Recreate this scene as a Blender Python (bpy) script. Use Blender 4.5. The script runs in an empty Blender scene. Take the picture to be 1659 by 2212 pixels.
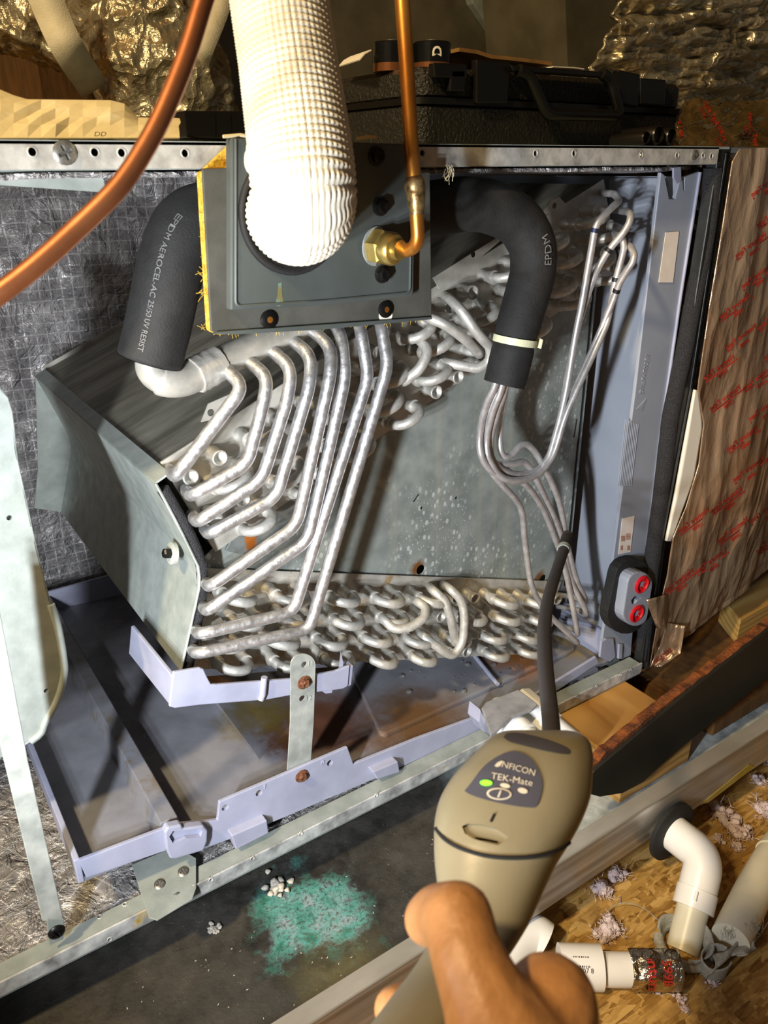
import bpy, bmesh, math, random
from mathutils import Vector, Matrix, noise
from mathutils.bvhtree import BVHTree
import numpy as np
random.seed(7)
S = bpy.context.scene
COL = S.collection
# ------------------------------------------------------------------ camera
F, CX, CY = 1700.0, 829.5, 1106.0            # focal length and centre in pixels of the 1659 x 2212 frame
RX = Vector((0.82798145, -0.23111352, 0.51091414))
RY = Vector((-0.56072385, -0.33155211, 0.7587239))
RZ = Vector((-0.00595668, -0.91469106, -0.40410986))
CAM = Vector((-0.67976925, -0.47148391, 0.54787063))
cam = bpy.data.cameras.new('camera'); camo = bpy.data.objects.new('camera', cam); COL.objects.link(camo)
cam.sensor_fit = 'VERTICAL'; cam.sensor_height = 24.0; cam.sensor_width = 18.0
cam.lens = F / 2212 * 24.0; cam.clip_start = .01; cam.clip_end = 50
rot = Matrix(((RX[0], -RX[1], -RX[2]), (RY[0], -RY[1], -RY[2]), (RZ[0], -RZ[1], -RZ[2])))
camo.matrix_world = Matrix.Translation(CAM) @ rot.to_4x4()
cam.dof.use_dof = True; cam.dof.focus_distance = .70; cam.dof.aperture_fstop = cam.lens / 1.7
S.camera = camo
# ------------------------------------------------------------------ light
S.view_settings.view_transform = 'Standard'; S.view_settings.look = 'None'
S.view_settings.gamma = 1; S.view_settings.use_curve_mapping = False; S.view_settings.exposure = 0.0
W = bpy.data.worlds.new('attic_air'); S.world = W; W.use_nodes = True
W.node_tree.nodes['Background'].inputs[0].default_value = (.95, .92, .85, 1)
W.node_tree.nodes['Background'].inputs[1].default_value = .065
def lamp(name, kind, loc, power, color, size, target=None, spot=None):
    l = bpy.data.lights.new(name, kind); o = bpy.data.objects.new(name, l); COL.objects.link(o)
    o.location = loc; l.energy = power; l.color = color
    if kind == 'AREA': l.shape = 'DISK'; l.size = size
    else: l.shadow_soft_size = size
    if spot: l.spot_size = spot; l.spot_blend = 1.0
    if target is not None: o.rotation_euler = (Vector(target) - Vector(loc)).to_track_quat('-Z', 'Y').to_euler()
    return o
# work light with three LED cells standing to the left of the cabinet; its stepped shadows fall in the drain pan
for nm, z in (('lower', .30), ('middle', .355), ('upper', .41)):
    lamp('work_light_%s_offscreen' % nm, 'SPOT', (-.87, -.34, z), 12.5, (.93, .96, 1.0), .012, (-.05, .35, .24), math.radians(95))
# the warm attic bulb, high on the left: it tints the left of the hose, the kraft paper and the hand
lamp('attic_bulb_left_offscreen', 'POINT', (-1.45, -.35, 1.45), 108, (1.0, .76, .42), .05)
# ------------------------------------------------------------------ geometry helpers
def ray(px, py): 
    v = Vector(((px - CX) / F, (py - CY) / F, 1)); return Vector((RX.dot(v), RY.dot(v), RZ.dot(v)))
def P(px, py, y=None, z=None, x=None, q=None):
    r = ray(px, py)
    if q is not None: t = q
    elif y is not None: t = (y - CAM.y) / r.y
    elif z is not None: t = (z - CAM.z) / r.z
    else: t = (x - CAM.x) / r.x
    return CAM + r * t
def PP(pts, **k): return [P(a, b, **k) for a, b in pts]
def col(r, g, b): 
    f = lambda c: (c / 255 / 12.92) if c <= 10 else ((c / 255 + .055) / 1.055) ** 2.4
    return (f(r), f(g), f(b), 1)
def link(name, me, mat=None, parent=None, smooth=False, loc=None):
    o = bpy.data.objects.new(name, me); COL.objects.link(o)
    if mat is not None and not me.materials: me.materials.append(mat)
    if smooth: me.polygons.foreach_set('use_smooth', [True] * len(me.polygons))
    if loc is not None: o.location = loc
    if parent is not None: adopt(o, parent)
    return o
def adopt(o, parent):
    o.parent = parent
    o.matrix_parent_inverse = Matrix.Translation(-Vector(ORG.get(parent.name, (0, 0, 0))))
ORG = {}
def mesh(name, v, f, mat=None, parent=None, smooth=False, fix=True):
    me = bpy.data.meshes.new(name); me.from_pydata([tuple(a) for a in v], [], [tuple(a) for a in f])
    if fix:
        bm = bmesh.new(); bm.from_mesh(me); bmesh.ops.recalc_face_normals(bm, faces=bm.faces); bm.to_mesh(me); bm.free()
    me.update()
    return link(name, me, mat, parent, smooth)
def tag(o, label, cat, group=None, kind=None):
    o['label'] = label
    if cat: o['category'] = cat
    if group: o['group'] = group
    if kind: o['kind'] = kind
    return o
def thing(name, label, cat, loc, group=None, kind=None):
    o = bpy.data.objects.new(name, None); COL.objects.link(o); o.location = loc; o.empty_display_size = .02
    ORG[o.name] = tuple(loc); tag(o, label, cat, group, kind); return o
def bev(o, w=.001, seg=2, ang=40):
    m = o.modifiers.new('bevel', 'BEVEL'); m.width = w; m.segments = seg; m.limit_method = 'ANGLE'; m.angle_limit = math.radians(ang); return o
def prism_vf(poly, vec):
    n = len(poly); vec = Vector(vec); v = [Vector(p) for p in poly] + [Vector(p) + vec for p in poly]
    return v, [tuple(range(n)), tuple(range(2 * n - 1, n - 1, -1))] + [(i, (i + 1) % n, (i + 1) % n + n, i + n) for i in range(n)]
def prism(name, poly, vec, mat, parent=None, b=0, smooth=False):
    v, f = prism_vf(poly, vec); o = mesh(name, v, f, mat, parent, smooth)
    if b: bev(o, b)
    return o
def box_vf(a, b):
    (x0, y0, z0), (x1, y1, z1) = a, b
    return prism_vf([(x0, y0, z0), (x1, y0, z0), (x1, y1, z0), (x0, y1, z0)], (0, 0, z1 - z0))
def box(name, a, b, mat, parent=None, bv=0):
    v, f = box_vf(a, b); o = mesh(name, v, f, mat, parent)
    if bv: bev(o, bv)
    return o
def join_vf(*parts):
    V, Fc = [], []
    for v, f in parts:
        k = len(V); V += list(v); Fc += [tuple(i + k for i in q) for q in f]
    return V, Fc
def fillet(pts, d, n=6):
    pts = [Vector(p) for p in pts]; out = [pts[0]]
    for i in range(1, len(pts) - 1):
        a, b, c = pts[i - 1], pts[i], pts[i + 1]
        la, lc = (a - b).length, (c - b).length; e = min(d, la * .48, lc * .48)
        p, q = b + (a - b).normalized() * e, b + (c - b).normalized() * e
        for k in range(n + 1):
            t = k / n; out.append(p.lerp(b, t).lerp(b.lerp(q, t), t))
    out.append(pts[-1]); return out
def catmull(pts, n=8):
    pts = [Vector(p) for p in pts]; e = [pts[0] * 2 - pts[1]] + pts + [pts[-1] * 2 - pts[-2]]; out = []
    for i in range(1, len(e) - 2):
        for k in range(n):
            t = k / n; a, b, c, d = e[i - 1], e[i], e[i + 1], e[i + 2]
            out.append(.5 * ((2 * b) + (c - a) * t + (2 * a - 5 * b + 4 * c - d) * t * t + (3 * b - a - 3 * c + d) * t ** 3))
    out.append(pts[-1]); return out
def frames(path, up=None):
    n = len(path); T = [(path[min(i + 1, n - 1)] - path[max(i - 1, 0)]).normalized() for i in range(n)]
    u = Vector(up) if up else Vector((0, -1, 0.1)); u = (u - T[0] * u.dot(T[0]))
    if u.length < .1: u = T[0].orthogonal()
    u.normalize(); out = []
    for t in T:
        u = u - t * u.dot(t); u.normalize(); out.append((t, u.copy(), t.cross(u)))
    return out
def tube_vf(path, r, seg=12, cap=True, up=None, rf=None, inner=None):
    fr = frames(path, up); V, Fc = [], []; n = len(path)
    for i, (p, (t, u, w)) in enumerate(zip(path, fr)):
        ri = r if not isinstance(r, (list, tuple)) else r[i]
        for k in range(seg):
            a = 2 * math.pi * k / seg; rr = ri * (rf(i, k, a) if rf else 1)
            V.append(p + (u * math.cos(a) + w * math.sin(a)) * rr)
    for i in range(n - 1):
        for k in range(seg): Fc.append((i * seg + k, i * seg + (k + 1) % seg, (i + 1) * seg + (k + 1) % seg, (i + 1) * seg + k))
    if cap: Fc += [tuple(range(seg - 1, -1, -1)), tuple((n - 1) * seg + k for k in range(seg))]
    return V, Fc
def tube(name, path, r, mat, parent=None, seg=12, cap=True, **k):
    v, f = tube_vf(path, r, seg, cap, **k); o = mesh(name, v, f, mat, parent, True, fix=False)
    try: o.data.set_sharp_from_angle(angle=math.radians(50))
    except Exception: pass
    return o
def lathe_vf(prof, c, axis, seg=20):
    c = Vector(c); a = Vector(axis).normalized(); u = a.orthogonal().normalized(); w = a.cross(u); V, Fc = [], []
    for (r, h) in prof:
        for k in range(seg):
            t = 2 * math.pi * k / seg; V.append(c + a * h + (u * math.cos(t) + w * math.sin(t)) * max(r, 1e-5))
    for i in range(len(prof) - 1):
        for k in range(seg): Fc.append((i * seg + k, i * seg + (k + 1) % seg, (i + 1) * seg + (k + 1) % seg, (i + 1) * seg + k))
    Fc += [tuple(range(seg - 1, -1, -1)), tuple((len(prof) - 1) * seg + k for k in range(seg))]
    return V, Fc
def lathe(name, prof, c, axis, mat, parent=None, seg=20):
    v, f = lathe_vf(prof, c, axis, seg); o = mesh(name, v, f, mat, parent, True)
    try: o.data.set_sharp_from_angle(angle=math.radians(40))
    except Exception: pass
    return o
def grid_vf(fn, nu, nv):
    V = [fn(i / nu, j / nv) for j in range(nv + 1) for i in range(nu + 1)]
    return V, [(j * (nu + 1) + i, j * (nu + 1) + i + 1, (j + 1) * (nu + 1) + i + 1, (j + 1) * (nu + 1) + i) for j in range(nv) for i in range(nu)]
def drill(o, cutters):
    """cut real holes: subtract the cutter shapes from a mesh"""
    v, f = join_vf(*cutters); c = mesh('cutter', v, f); m = o.modifiers.new('holes', 'BOOLEAN'); m.operation = 'DIFFERENCE'; m.solver = 'EXACT'; m.object = c
    bpy.context.view_layer.update(); dg = bpy.context.evaluated_depsgraph_get(); me = bpy.data.meshes.new_from_object(o.evaluated_get(dg)); old = o.data
    o.modifiers.clear(); o.data = me; me.name = old.name; cm = c.data; bpy.data.objects.remove(c); bpy.data.meshes.remove(cm); return o
def bore(c, ax, r, d0=-.006, d1=.006, seg=16): return lathe_vf([(r, d0), (r, d1)], c, ax, seg)
def solid(o, t, off=-1):
    m = o.modifiers.new('thick', 'SOLIDIFY'); m.thickness = t; m.offset = off; return o
def text2d(s, size=1.0, bold=0.0, space=1.0):
    c = bpy.data.curves.new('txt', 'FONT'); c.body = s; c.size = size; c.offset = bold; c.space_character = space
    c.align_x = 'CENTER'; c.align_y = 'CENTER'; c.resolution_u = 3
    o = bpy.data.objects.new('txt', c); COL.objects.link(o)
    dg = bpy.context.evaluated_depsgraph_get(); me = bpy.data.meshes.new_from_object(o.evaluated_get(dg))
    v = [tuple(a.co) for a in me.vertices]; f = [tuple(p.vertices) for p in me.polygons]
    bpy.data.objects.remove(o); bpy.data.curves.remove(c); bpy.data.meshes.remove(me)
    return v, f
def text_on(name, s, size, fn, mat, parent, bold=0.0, space=1.0, cuts=0):
    v, f = text2d(s, size, bold, space)
    return mesh(name, [fn(a[0], a[1]) for a in v], f, mat, parent, fix=False)
def nz(p, s=1.0): return noise.noise(Vector(p) * s)
def fnz(p, s, o=4): return noise.fractal(Vector(p) * s, 1.0, 2.0, o)
# ------------------------------------------------------------------ materials
class NT:
    def __init__(s, name):
        s.m = bpy.data.materials.new(name); s.m.use_nodes = True; s.t = s.m.node_tree; s.b = s.t.nodes['Principled BSDF']
    def n(s, kind, **k):
        x = s.t.nodes.new(kind)
        for a, b in k.items():
            if a.startswith('i_'): x.inputs[int(a[2:])].default_value = b
            else: setattr(x, a, b)
        return x
    def l(s, a, b): s.t.links.new(a, b)
    def set(s, key, v):
        i = s.b.inputs[key]
        if hasattr(v, 'default_value') or hasattr(v, 'is_linked'): s.l(v, i)
        else: i.default_value = v
    def coord(s, scale=(1, 1, 1), rot=(0, 0, 0), loc=(0, 0, 0), kind='Object'):
        tc = s.n('ShaderNodeTexCoord'); mp = s.n('ShaderNodeMapping'); mp.inputs['Scale'].default_value = scale
        mp.inputs['Rotation'].default_value = rot; mp.inputs['Location'].default_value = loc
        s.l(tc.outputs[kind], mp.inputs[0]); return mp.outputs[0]
    def noise(s, vec, scale, detail=4, rough=.55, dist=0):
        x = s.n('ShaderNodeTexNoise'); x.inputs['Scale'].default_value = scale; x.inputs['Detail'].default_value = detail
        x.inputs['Roughness'].default_value = rough; x.inputs['Distortion'].default_value = dist; s.l(vec, x.inputs['Vector']); return x.outputs['Fac']
    def vor(s, vec, scale, feat='F1', out='Distance'):
        x = s.n('ShaderNodeTexVoronoi'); x.feature = feat; x.inputs['Scale'].default_value = scale; s.l(vec, x.inputs['Vector']); return x.outputs[out]
    def ramp(s, fac, stops, interp='LINEAR'):
        x = s.n('ShaderNodeValToRGB'); x.color_ramp.interpolation = interp; e = x.color_ramp.elements
        while len(e) < len(stops): e.new(.5)
        for el, (p, c) in zip(e, stops): el.position = p; el.color = c if len(c) == 4 else (*c, 1)
        s.l(fac, x.inputs[0]); return x.outputs[0]
    def mix(s, fac, a, b, mode='MIX'):
        x = s.n('ShaderNodeMix', data_type='RGBA', blend_type=mode)
        for k, v in ((0, fac), (6, a), (7, b)):
            if hasattr(v, 'is_linked'): s.l(v, x.inputs[k])
            else: x.inputs[k].default_value = v
        return x.outputs[2]
    def math(s, op, a, b=0.0, c=None):
        x = s.n('ShaderNodeMath', operation=op)
        for k, v in ((0, a), (1, b), (2, c)):
            if v is None: continue
            if hasattr(v, 'is_linked'): s.l(v, x.inputs[k])
            else: x.inputs[k].default_value = v
        return x.outputs[0]
    def bump(s, h, strength=.3, dist=.002, nrm=None):
        x = s.n('ShaderNodeBump'); x.inputs['Strength'].default_value = strength; x.inputs['Distance'].default_value = dist
        s.l(h, x.inputs['Height'])
        if nrm is not None: s.l(nrm, x.inputs['Normal'])
        return x.outputs[0]
    def spot(s, vec, c, r, edge=.5, wob=0.0, wscale=30):
        """1 inside a round patch of radius r about c, ragged by noise"""
        d = s.n('ShaderNodeVectorMath', operation='DISTANCE'); s.l(vec, d.inputs[0]); d.inputs[1].default_value = c
        v = d.outputs['Value']
        if wob: v = s.math('ADD', v, s.math('MULTIPLY', s.math('SUBTRACT', s.noise(vec, wscale, 5, .65), .5), wob))
        m = s.n('ShaderNodeMapRange'); s.l(v, m.inputs[0]); m.inputs[1].default_value = r * (1 - edge); m.inputs[2].default_value = r
        m.inputs[3].default_value = 1; m.inputs[4].default_value = 0; m.interpolation_type = 'SMOOTHSTEP'; return m.outputs[0]
def pm(name, c1, c2=None, scale=25, rough=.5, metal=0.0, bump=0.0, bscale=300, bdist=.001, stretch=(1, 1, 1), rough2=None, lo=.35, hi=.65, spec=None, coat=0, detail=5):
    t = NT(name); v = t.coord(stretch)
    if c2 is not None: t.set('Base Color', t.ramp(t.noise(v, scale, detail), [(lo, c1), (hi, c2)]))
    else: t.set('Base Color', c1)
    t.set('Metallic', metal)
    if rough2 is not None: t.set('Roughness', t.ramp(t.noise(v, scale * 1.7, 4), [(.35, (rough,) * 3), (.65, (rough2,) * 3)]))
    else: t.set('Roughness', rough)
    if bump: t.set('Normal', t.bump(t.noise(v, bscale, 4), bump, bdist))
    if spec is not None: t.set('Specular IOR Level', spec)
    if coat: t.set('Coat Weight', coat)
    return t.m
M = {}
M['galv'] = pm('galvanised_steel', col(136, 145, 141), col(154, 162, 158), 60, .42, .18, .12, 500, rough2=.58)
M['galv_white'] = pm('galvanised_oxidised', col(138, 144, 140), col(176, 181, 176), 45, .45, .15, .15, 300, rough2=.6)
M['rail'] = pm('rail_steel', col(132, 130, 124), col(186, 186, 180), 70, .40, .2, .2, 260, rough2=.6, lo=.3, hi=.6)
M['alu'] = pm('aluminium_tube', col(160, 161, 163), col(208, 209, 211), 150, .30, .82, .3, 300, rough2=.5, lo=.25, hi=.6)
M['alu_white'] = pm('oxidised_aluminium_bend', col(178, 177, 170), col(206, 204, 198), 120, .40, .5, .2, 500, rough2=.6)
M['capillary'] = pm('capillary_aluminium', col(176, 174, 174), col(206, 204, 204), 120, .38, .6, .1, 500)
M['plate'] = pm('end_plate_aluminium', col(150, 148, 140), col(190, 186, 176), 40, .38, .3, .2, 120, rough2=.55)
t = NT('end_plate_stained'); v = t.coord(); c0 = t.ramp(t.noise(v, 40, 5), [(.35, col(150, 148, 140)), (.65, col(190, 186, 176))])
t.set('Base Color', t.mix(t.ramp(t.noise(v, 55, 5, .7), [(.54, (0, 0, 0)), (.68, (.85, .85, .85))]), c0, col(150, 116, 58))); t.set('Metallic', .25); t.set('Roughness', .45); M['plate_stained'] = t.m
M['lav'] = pm('lavender_grey_plastic', col(146, 150, 172), col(160, 164, 186), 30, .42, 0, .06, 600)
M['greyplastic'] = pm('grey_plastic', col(142, 149, 162), col(152, 159, 172), 14, .38, 0, .05, 700)
M['blackfoam'] = pm('black_rubber_foam', col(20, 20, 20), col(30, 30, 30), 90, .75, 0, .5, 700, .0008)
M['sponge'] = pm('sponge_gasket', col(18, 18, 20), col(52, 52, 56), 900, .9, 0, 1.0, 900, .0015)
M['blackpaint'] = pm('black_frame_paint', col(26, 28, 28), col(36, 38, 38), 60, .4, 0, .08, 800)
M['darkpaint'] = pm('dark_grey_paint', col(66, 72, 70), col(76, 82, 80), 22, .5, .0, .12, 900, .0005)
M['darkpaint2'] = pm('dusty_dark_paint', col(62, 62, 56), col(78, 78, 72), 40, .6, .0, .2, 700, .0005)
M['fibre'] = pm('yellow_fibreglass', col(186, 146, 34), col(228, 196, 84), 180, .95, 0, 1.0, 700, .002)
M['copper'] = pm('copper', col(160, 100, 64), col(180, 118, 78), 40, .38, .8, .08, 200)
M['copper_old'] = pm('tarnished_copper', col(170, 100, 40), col(218, 150, 66), 55, .36, .85, .12, 200, stretch=(1, 1, .3))
M['brass'] = pm('brass', col(176, 146, 70), col(206, 182, 110), 80, .34, .85, .1, 300)
M['braze'] = pm('brazed_joint', col(96, 74, 44), col(186, 160, 110), 140, .4, .8, .4, 260)
M['hose'] = pm('white_vinyl_mesh', col(204, 198, 180), col(216, 211, 194), 20, .5)
M['blackcase'] = pm('black_case_plastic', col(24, 22, 18), col(32, 30, 25), 60, .36, 0, 1.0, 300, .003)
M['blacksmooth'] = pm('black_smooth_plastic', col(17, 16, 14), None, rough=.32)
M['pvc'] = pm('white_pvc', col(232, 232, 228), col(240, 240, 238), 20, .28)
M['pvc_cream'] = pm('cream_pvc', col(206, 202, 180), col(218, 214, 194), 20, .35)
M['red'] = pm('red_plug_plastic', col(196, 22, 34), None, rough=.25)
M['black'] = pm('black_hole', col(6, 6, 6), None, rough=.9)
M['screw'] = pm('zinc_screw', col(120, 120, 116), col(160, 160, 154), 200, .35, .8)
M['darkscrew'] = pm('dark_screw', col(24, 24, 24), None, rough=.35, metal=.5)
M['rustscrew'] = pm('rusty_screw', col(84, 44, 26), col(140, 96, 70), 500, .6, .4, .5, 900)
M['label'] = pm('paper_label', col(226, 214, 200), col(236, 226, 214), 60, .7)
M['labelprint'] = pm('label_print', col(176, 130, 110), None, rough=.8)
M['zip'] = pm('natural_nylon', col(214, 216, 180), None, rough=.4)
M['redink'] = pm('red_ink', col(164, 46, 34), None, rough=.4)
M['whiteink'] = pm('white_ink', col(112, 112, 112), None, rough=.7)
M['palegrey'] = pm('embossed_grey', col(120, 122, 130), None, rough=.5)
M['kraft'] = pm('waxed_kraft_paper', col(206, 192, 146), col(228, 216, 176), 24, .5, 0, .5, 26, .003)
M['strap'] = pm('white_webbing', col(206, 198, 172), col(220, 212, 190), 60, .8, 0, .6, 900, .001)
M['tan'] = pm('tan_plastic', col(108, 100, 78), col(114, 106, 84), 30, .36, 0, .03, 600)
M['panelgrey'] = pm('dark_grey_pad', col(50, 47, 50), None, rough=.55)
M['decal'] = pm('detector_faceplate', col(62, 62, 70), None, rough=.35)
M['decaltext'] = pm('faceplate_print', col(176, 168, 150), None, rough=.5)
M['skin'] = pm('skin', col(150, 106, 64), col(170, 124, 80), 90, .5, 0, .5, 260, .0010, stretch=(1, 1, .35))
t = M['skin'].node_tree.nodes['Principled BSDF']; t.inputs['Subsurface Weight'].default_value = .15; t.inputs['Subsurface Radius'].default_value = (.01, .004, .002); t.inputs['Subsurface Scale'].default_value = .5
M['pine'] = None; M['tuft'] = pm('pink_insulation_fluff', col(214, 190, 192), col(236, 224, 224), 200, .95, 0, .8, 600, .003)
M['cloth'] = pm('grey_duct_cloth', col(150, 150, 140), col(176, 176, 166), 500, .85, 0, .8, 1400, .001)
M['wood_dark'] = pm('old_wood', col(88, 60, 28), col(116, 80, 38), 14, .8, 0, .3, 60, stretch=(6, 6, 1))
M['ductdark'] = pm('sheet_metal_duct', col(104, 98, 82), col(124, 118, 100), 16, .42, .5, .1, 120)
M['paper'] = pm('white_paper', col(232, 226, 210), None, rough=.8)
M['brown_paper'] = pm('brown_cardboard', col(126, 92, 48), col(150, 112, 62), 60, .8)
M['battery'] = pm('battery_black', col(14, 14, 14), None, rough=.22)
M['batterymetal'] = pm('battery_metal', col(190, 180, 160), None, rough=.2, metal=.9)
M['batterycopper'] = pm('battery_band', col(170, 110, 70), None, rough=.25, metal=.8)
M['lint'] = pm('pale_debris', col(176, 172, 162), col(204, 200, 190), 400, .95)
def emis(name, c, s):
    t = NT(name); t.set('Base Color', c); t.set('Emission Color', c); t.set('Emission Strength', s); return t.m
M['led'] = emis('green_led', (.16, .95, .02, 1), 1.6)
# foil facing with scrim threads
def foil_scrim(name, axes, pitch=.0125, rot=0.0):
    t = NT(name); v = t.coord(); sx = t.n('ShaderNodeSeparateXYZ'); t.l(v, sx.inputs[0]); lines = None
    cs, sn = math.cos(rot), math.sin(rot)
    for k, (a, b) in enumerate(((cs, sn), (-sn, cs))):
        u = t.math('ADD', t.math('MULTIPLY', sx.outputs[axes[0]], a), t.math('MULTIPLY', sx.outputs[axes[1]], b))
        u = t.math('ADD', u, t.math('MULTIPLY', t.noise(v, 22, 2), .006))
        fr = t.math('ABSOLUTE', t.math('SUBTRACT', t.math('FRACT', t.math('DIVIDE', u, pitch)), .5))
        ln = t.math('SMOOTH_MIN', t.math('MULTIPLY', t.math('SUBTRACT', .09, fr), 12), 1, .1); ln = t.math('MAXIMUM', ln, 0)
        lines = ln if lines is None else t.math('MAXIMUM', lines, ln)
    cr = t.noise(v, 38, 6, .6, .8)
    t.set('Base Color', t.mix(lines, t.ramp(t.noise(v, 30, 4), [(.35, col(136, 134, 136)), (.65, col(186, 184, 184))]), col(206, 206, 206)))
    t.set('Metallic', .45); t.set('Roughness', .3)
    n1 = t.bump(cr, 1.0, .02); t.set('Normal', t.bump(lines, .25, .0005, n1)); return t.m
M['foil_back'] = foil_scrim('foil_scrim_back', (0, 2)); M['foil_floor'] = foil_scrim('foil_scrim_floor', (0, 1), .0125, .5); M['foil_side'] = foil_scrim('foil_scrim_side', (1, 2))
def crumple(name, c1, c2, s1=14, rough=.2, metal=1.0, st=1.0, stretch=(1, 1, 1)):
    t = NT(name); v = t.coord(stretch); w = t.n('ShaderNodeVectorMath', operation='ADD'); nn = t.n('ShaderNodeTexNoise'); nn.inputs['Scale'].default_value = 9
    t.l(v, nn.inputs['Vector']); sc = t.n('ShaderNodeVectorMath', operation='SCALE'); t.l(nn.outputs['Color'], sc.inputs[0]); sc.inputs['Scale'].default_value = .12
    t.l(v, w.inputs[0]); t.l(sc.outputs[0], w.inputs[1]); a = t.vor(w.outputs[0], s1, 'F1'); b = t.vor(w.outputs[0], s1 * 3.1, 'F1')
    h = t.math('ADD', a, t.math('MULTIPLY', b, .35)); h = t.math('ADD', h, t.math('MULTIPLY', t.noise(v, s1 * 5, 5), .25))
    t.set('Base Color', t.ramp(t.noise(v, s1 * .6, 4), [(.35, c1), (.65, c2)])); t.set('Metallic', metal); t.set('Roughness', rough); t.set('Normal', t.bump(h, st, .02)); return t.m
M['foil'] = crumple('crumpled_foil', col(176, 168, 150), col(214, 206, 190), 16, .22)
M['foil_tape'] = crumple('foil_tape', col(170, 140, 112), col(206, 182, 154), 20, .30, .7, .45, (1, 1, .35))
M['poly'] = crumple('clear_wrapped_foil', col(180, 168, 140), col(214, 204, 176), 18, .22, .75, .9)
# wood and boards
def pine(name, ca, cb, sx):
    t = NT(name); v = t.coord(sx); wv = t.n('ShaderNodeTexWave'); wv.wave_type = 'RINGS'; wv.inputs['Scale'].default_value = 9; wv.inputs['Distortion'].default_value = 5
    wv.inputs['Detail'].default_value = 3; wv.inputs['Detail Scale'].default_value = 1.2; t.l(v, wv.inputs['Vector'])
    t.set('Base Color', t.ramp(wv.outputs['Fac'], [(.2, ca), (.85, cb)])); t.set('Roughness', .6); t.set('Normal', t.bump(t.noise(v, 60, 4), .2, .001)); return t.m
M['pine'] = pine('pine_board', col(204, 160, 92), col(176, 128, 64), (1.2, .25, 3))
M['pine2'] = pine('pine_stud', col(206, 170, 100), col(184, 142, 76), (.3, 1.5, 4))
t = NT('oriented_strand_board'); v = t.coord(); val = None; edge = None
for k, r in enumerate((.35, 1.25, 2.2, 2.9)):
    vv = t.coord((40, 210, 20), (0, 0, r), (k * 3.1, k, 0)); x = t.n('ShaderNodeTexVoronoi'); x.inputs['Scale'].default_value = 1.0; t.l(vv, x.inputs['Vector'])
    bw = t.n('ShaderNodeRGBToBW'); t.l(x.outputs['Color'], bw.inputs[0])
    msk = t.ramp(t.noise(t.coord((1, 1, 1), (0, 0, 0), (k * 5, 2, 0)), 30, 2), [(.50, (0, 0, 0)), (.52, (1, 1, 1))])
    gr = t.noise(t.coord((12, 330, 20), (0, 0, r)), 2.2, 4, .6); one = t.math('ADD', t.math('MULTIPLY', bw.outputs[0], .7), t.math('MULTIPLY', gr, .5))
    if val is None: val = one
    else:
        mx = t.n('ShaderNodeMix', data_type='FLOAT'); t.l(msk, mx.inputs[0]); t.l(val, mx.inputs[2]); t.l(one, mx.inputs[3]); val = mx.outputs[0]
c = t.ramp(val, [(.30, col(126, 90, 40)), (.48, col(166, 128, 66)), (.62, col(182, 144, 78)), (.85, col(206, 170, 104))])
c = t.mix(t.ramp(t.noise(v, 18, 5, .65), [(.52, (0, 0, 0)), (.72, (.75, .75, .75))]), c, col(96, 66, 34))
t.set('Base Color', c); t.set('Roughness', .48); t.set('Normal', t.bump(val, .8, .0016)); M['osb'] = t.m
# coil fins: fine lines across the depth of the slab
t = NT('coil_fins'); v = t.coord(); sx = t.n('ShaderNodeSeparateXYZ'); t.l(v, sx.inputs[0])
fr = t.math('ABSOLUTE', t.math('SUBTRACT', t.math('FRACT', t.math('MULTIPLY', sx.outputs[1], 1 / .0022)), .5))
st = t.noise(t.coord((9, 60, 9)), 1.0, 4, .6)
t.set('Base Color', t.ramp(st, [(.35, col(92, 88, 76)), (.62, col(146, 142, 128))]))
t.set('Metallic', .2); t.set('Roughness', .5); t.set('Normal', t.bump(fr, .9, .0014)); M['fins'] = t.m
# ================================================================== SETTING
FLOOR_Z = -.100
fl = box('floor', (-3, -2.2, FLOOR_Z - .02), (3.2, 2.6, FLOOR_Z), M['osb']); fl['kind'] = 'structure'
wb = box('wall_back', (-3, 2.4, FLOOR_Z), (3.2, 2.45, 2.6), M['wood_dark']); wb['kind'] = 'structure'
v, f = prism_vf([(-3, 2.45, 1.05), (-3, -2.2, 2.5), (-3, -2.2, 2.55), (-3, 2.45, 1.10)], (6.2, 0, 0))
ce = mesh('ceiling', v, f, M['wood_dark']); ce['kind'] = 'structure'
# ================================================================== AIR HANDLER CABINET
H = .56
cab = thing('air_handler_cabinet', 'open galvanised air handler cabinet lined with foil insulation', 'cabinet', (-.4, .25, 0))
LX = -1.15; DY = .53
# top rail: front flange, underside ledge, top skin
trail = box('top_rail', (LX, 0, .5465), (.0, .0015, H), M['rail'], cab)
box('top_skin', (LX, 0, H - .0015), (.015, DY + .02, H + .0005), M['galv'], cab)
box('top_rail_ledge', (LX, .0015, .5458), (.0, .022, .5468), M['galv'], cab)
box('back_panel', (LX, DY + .015, -.002), (.015, DY + .02, H), M['galv'], cab)
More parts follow.
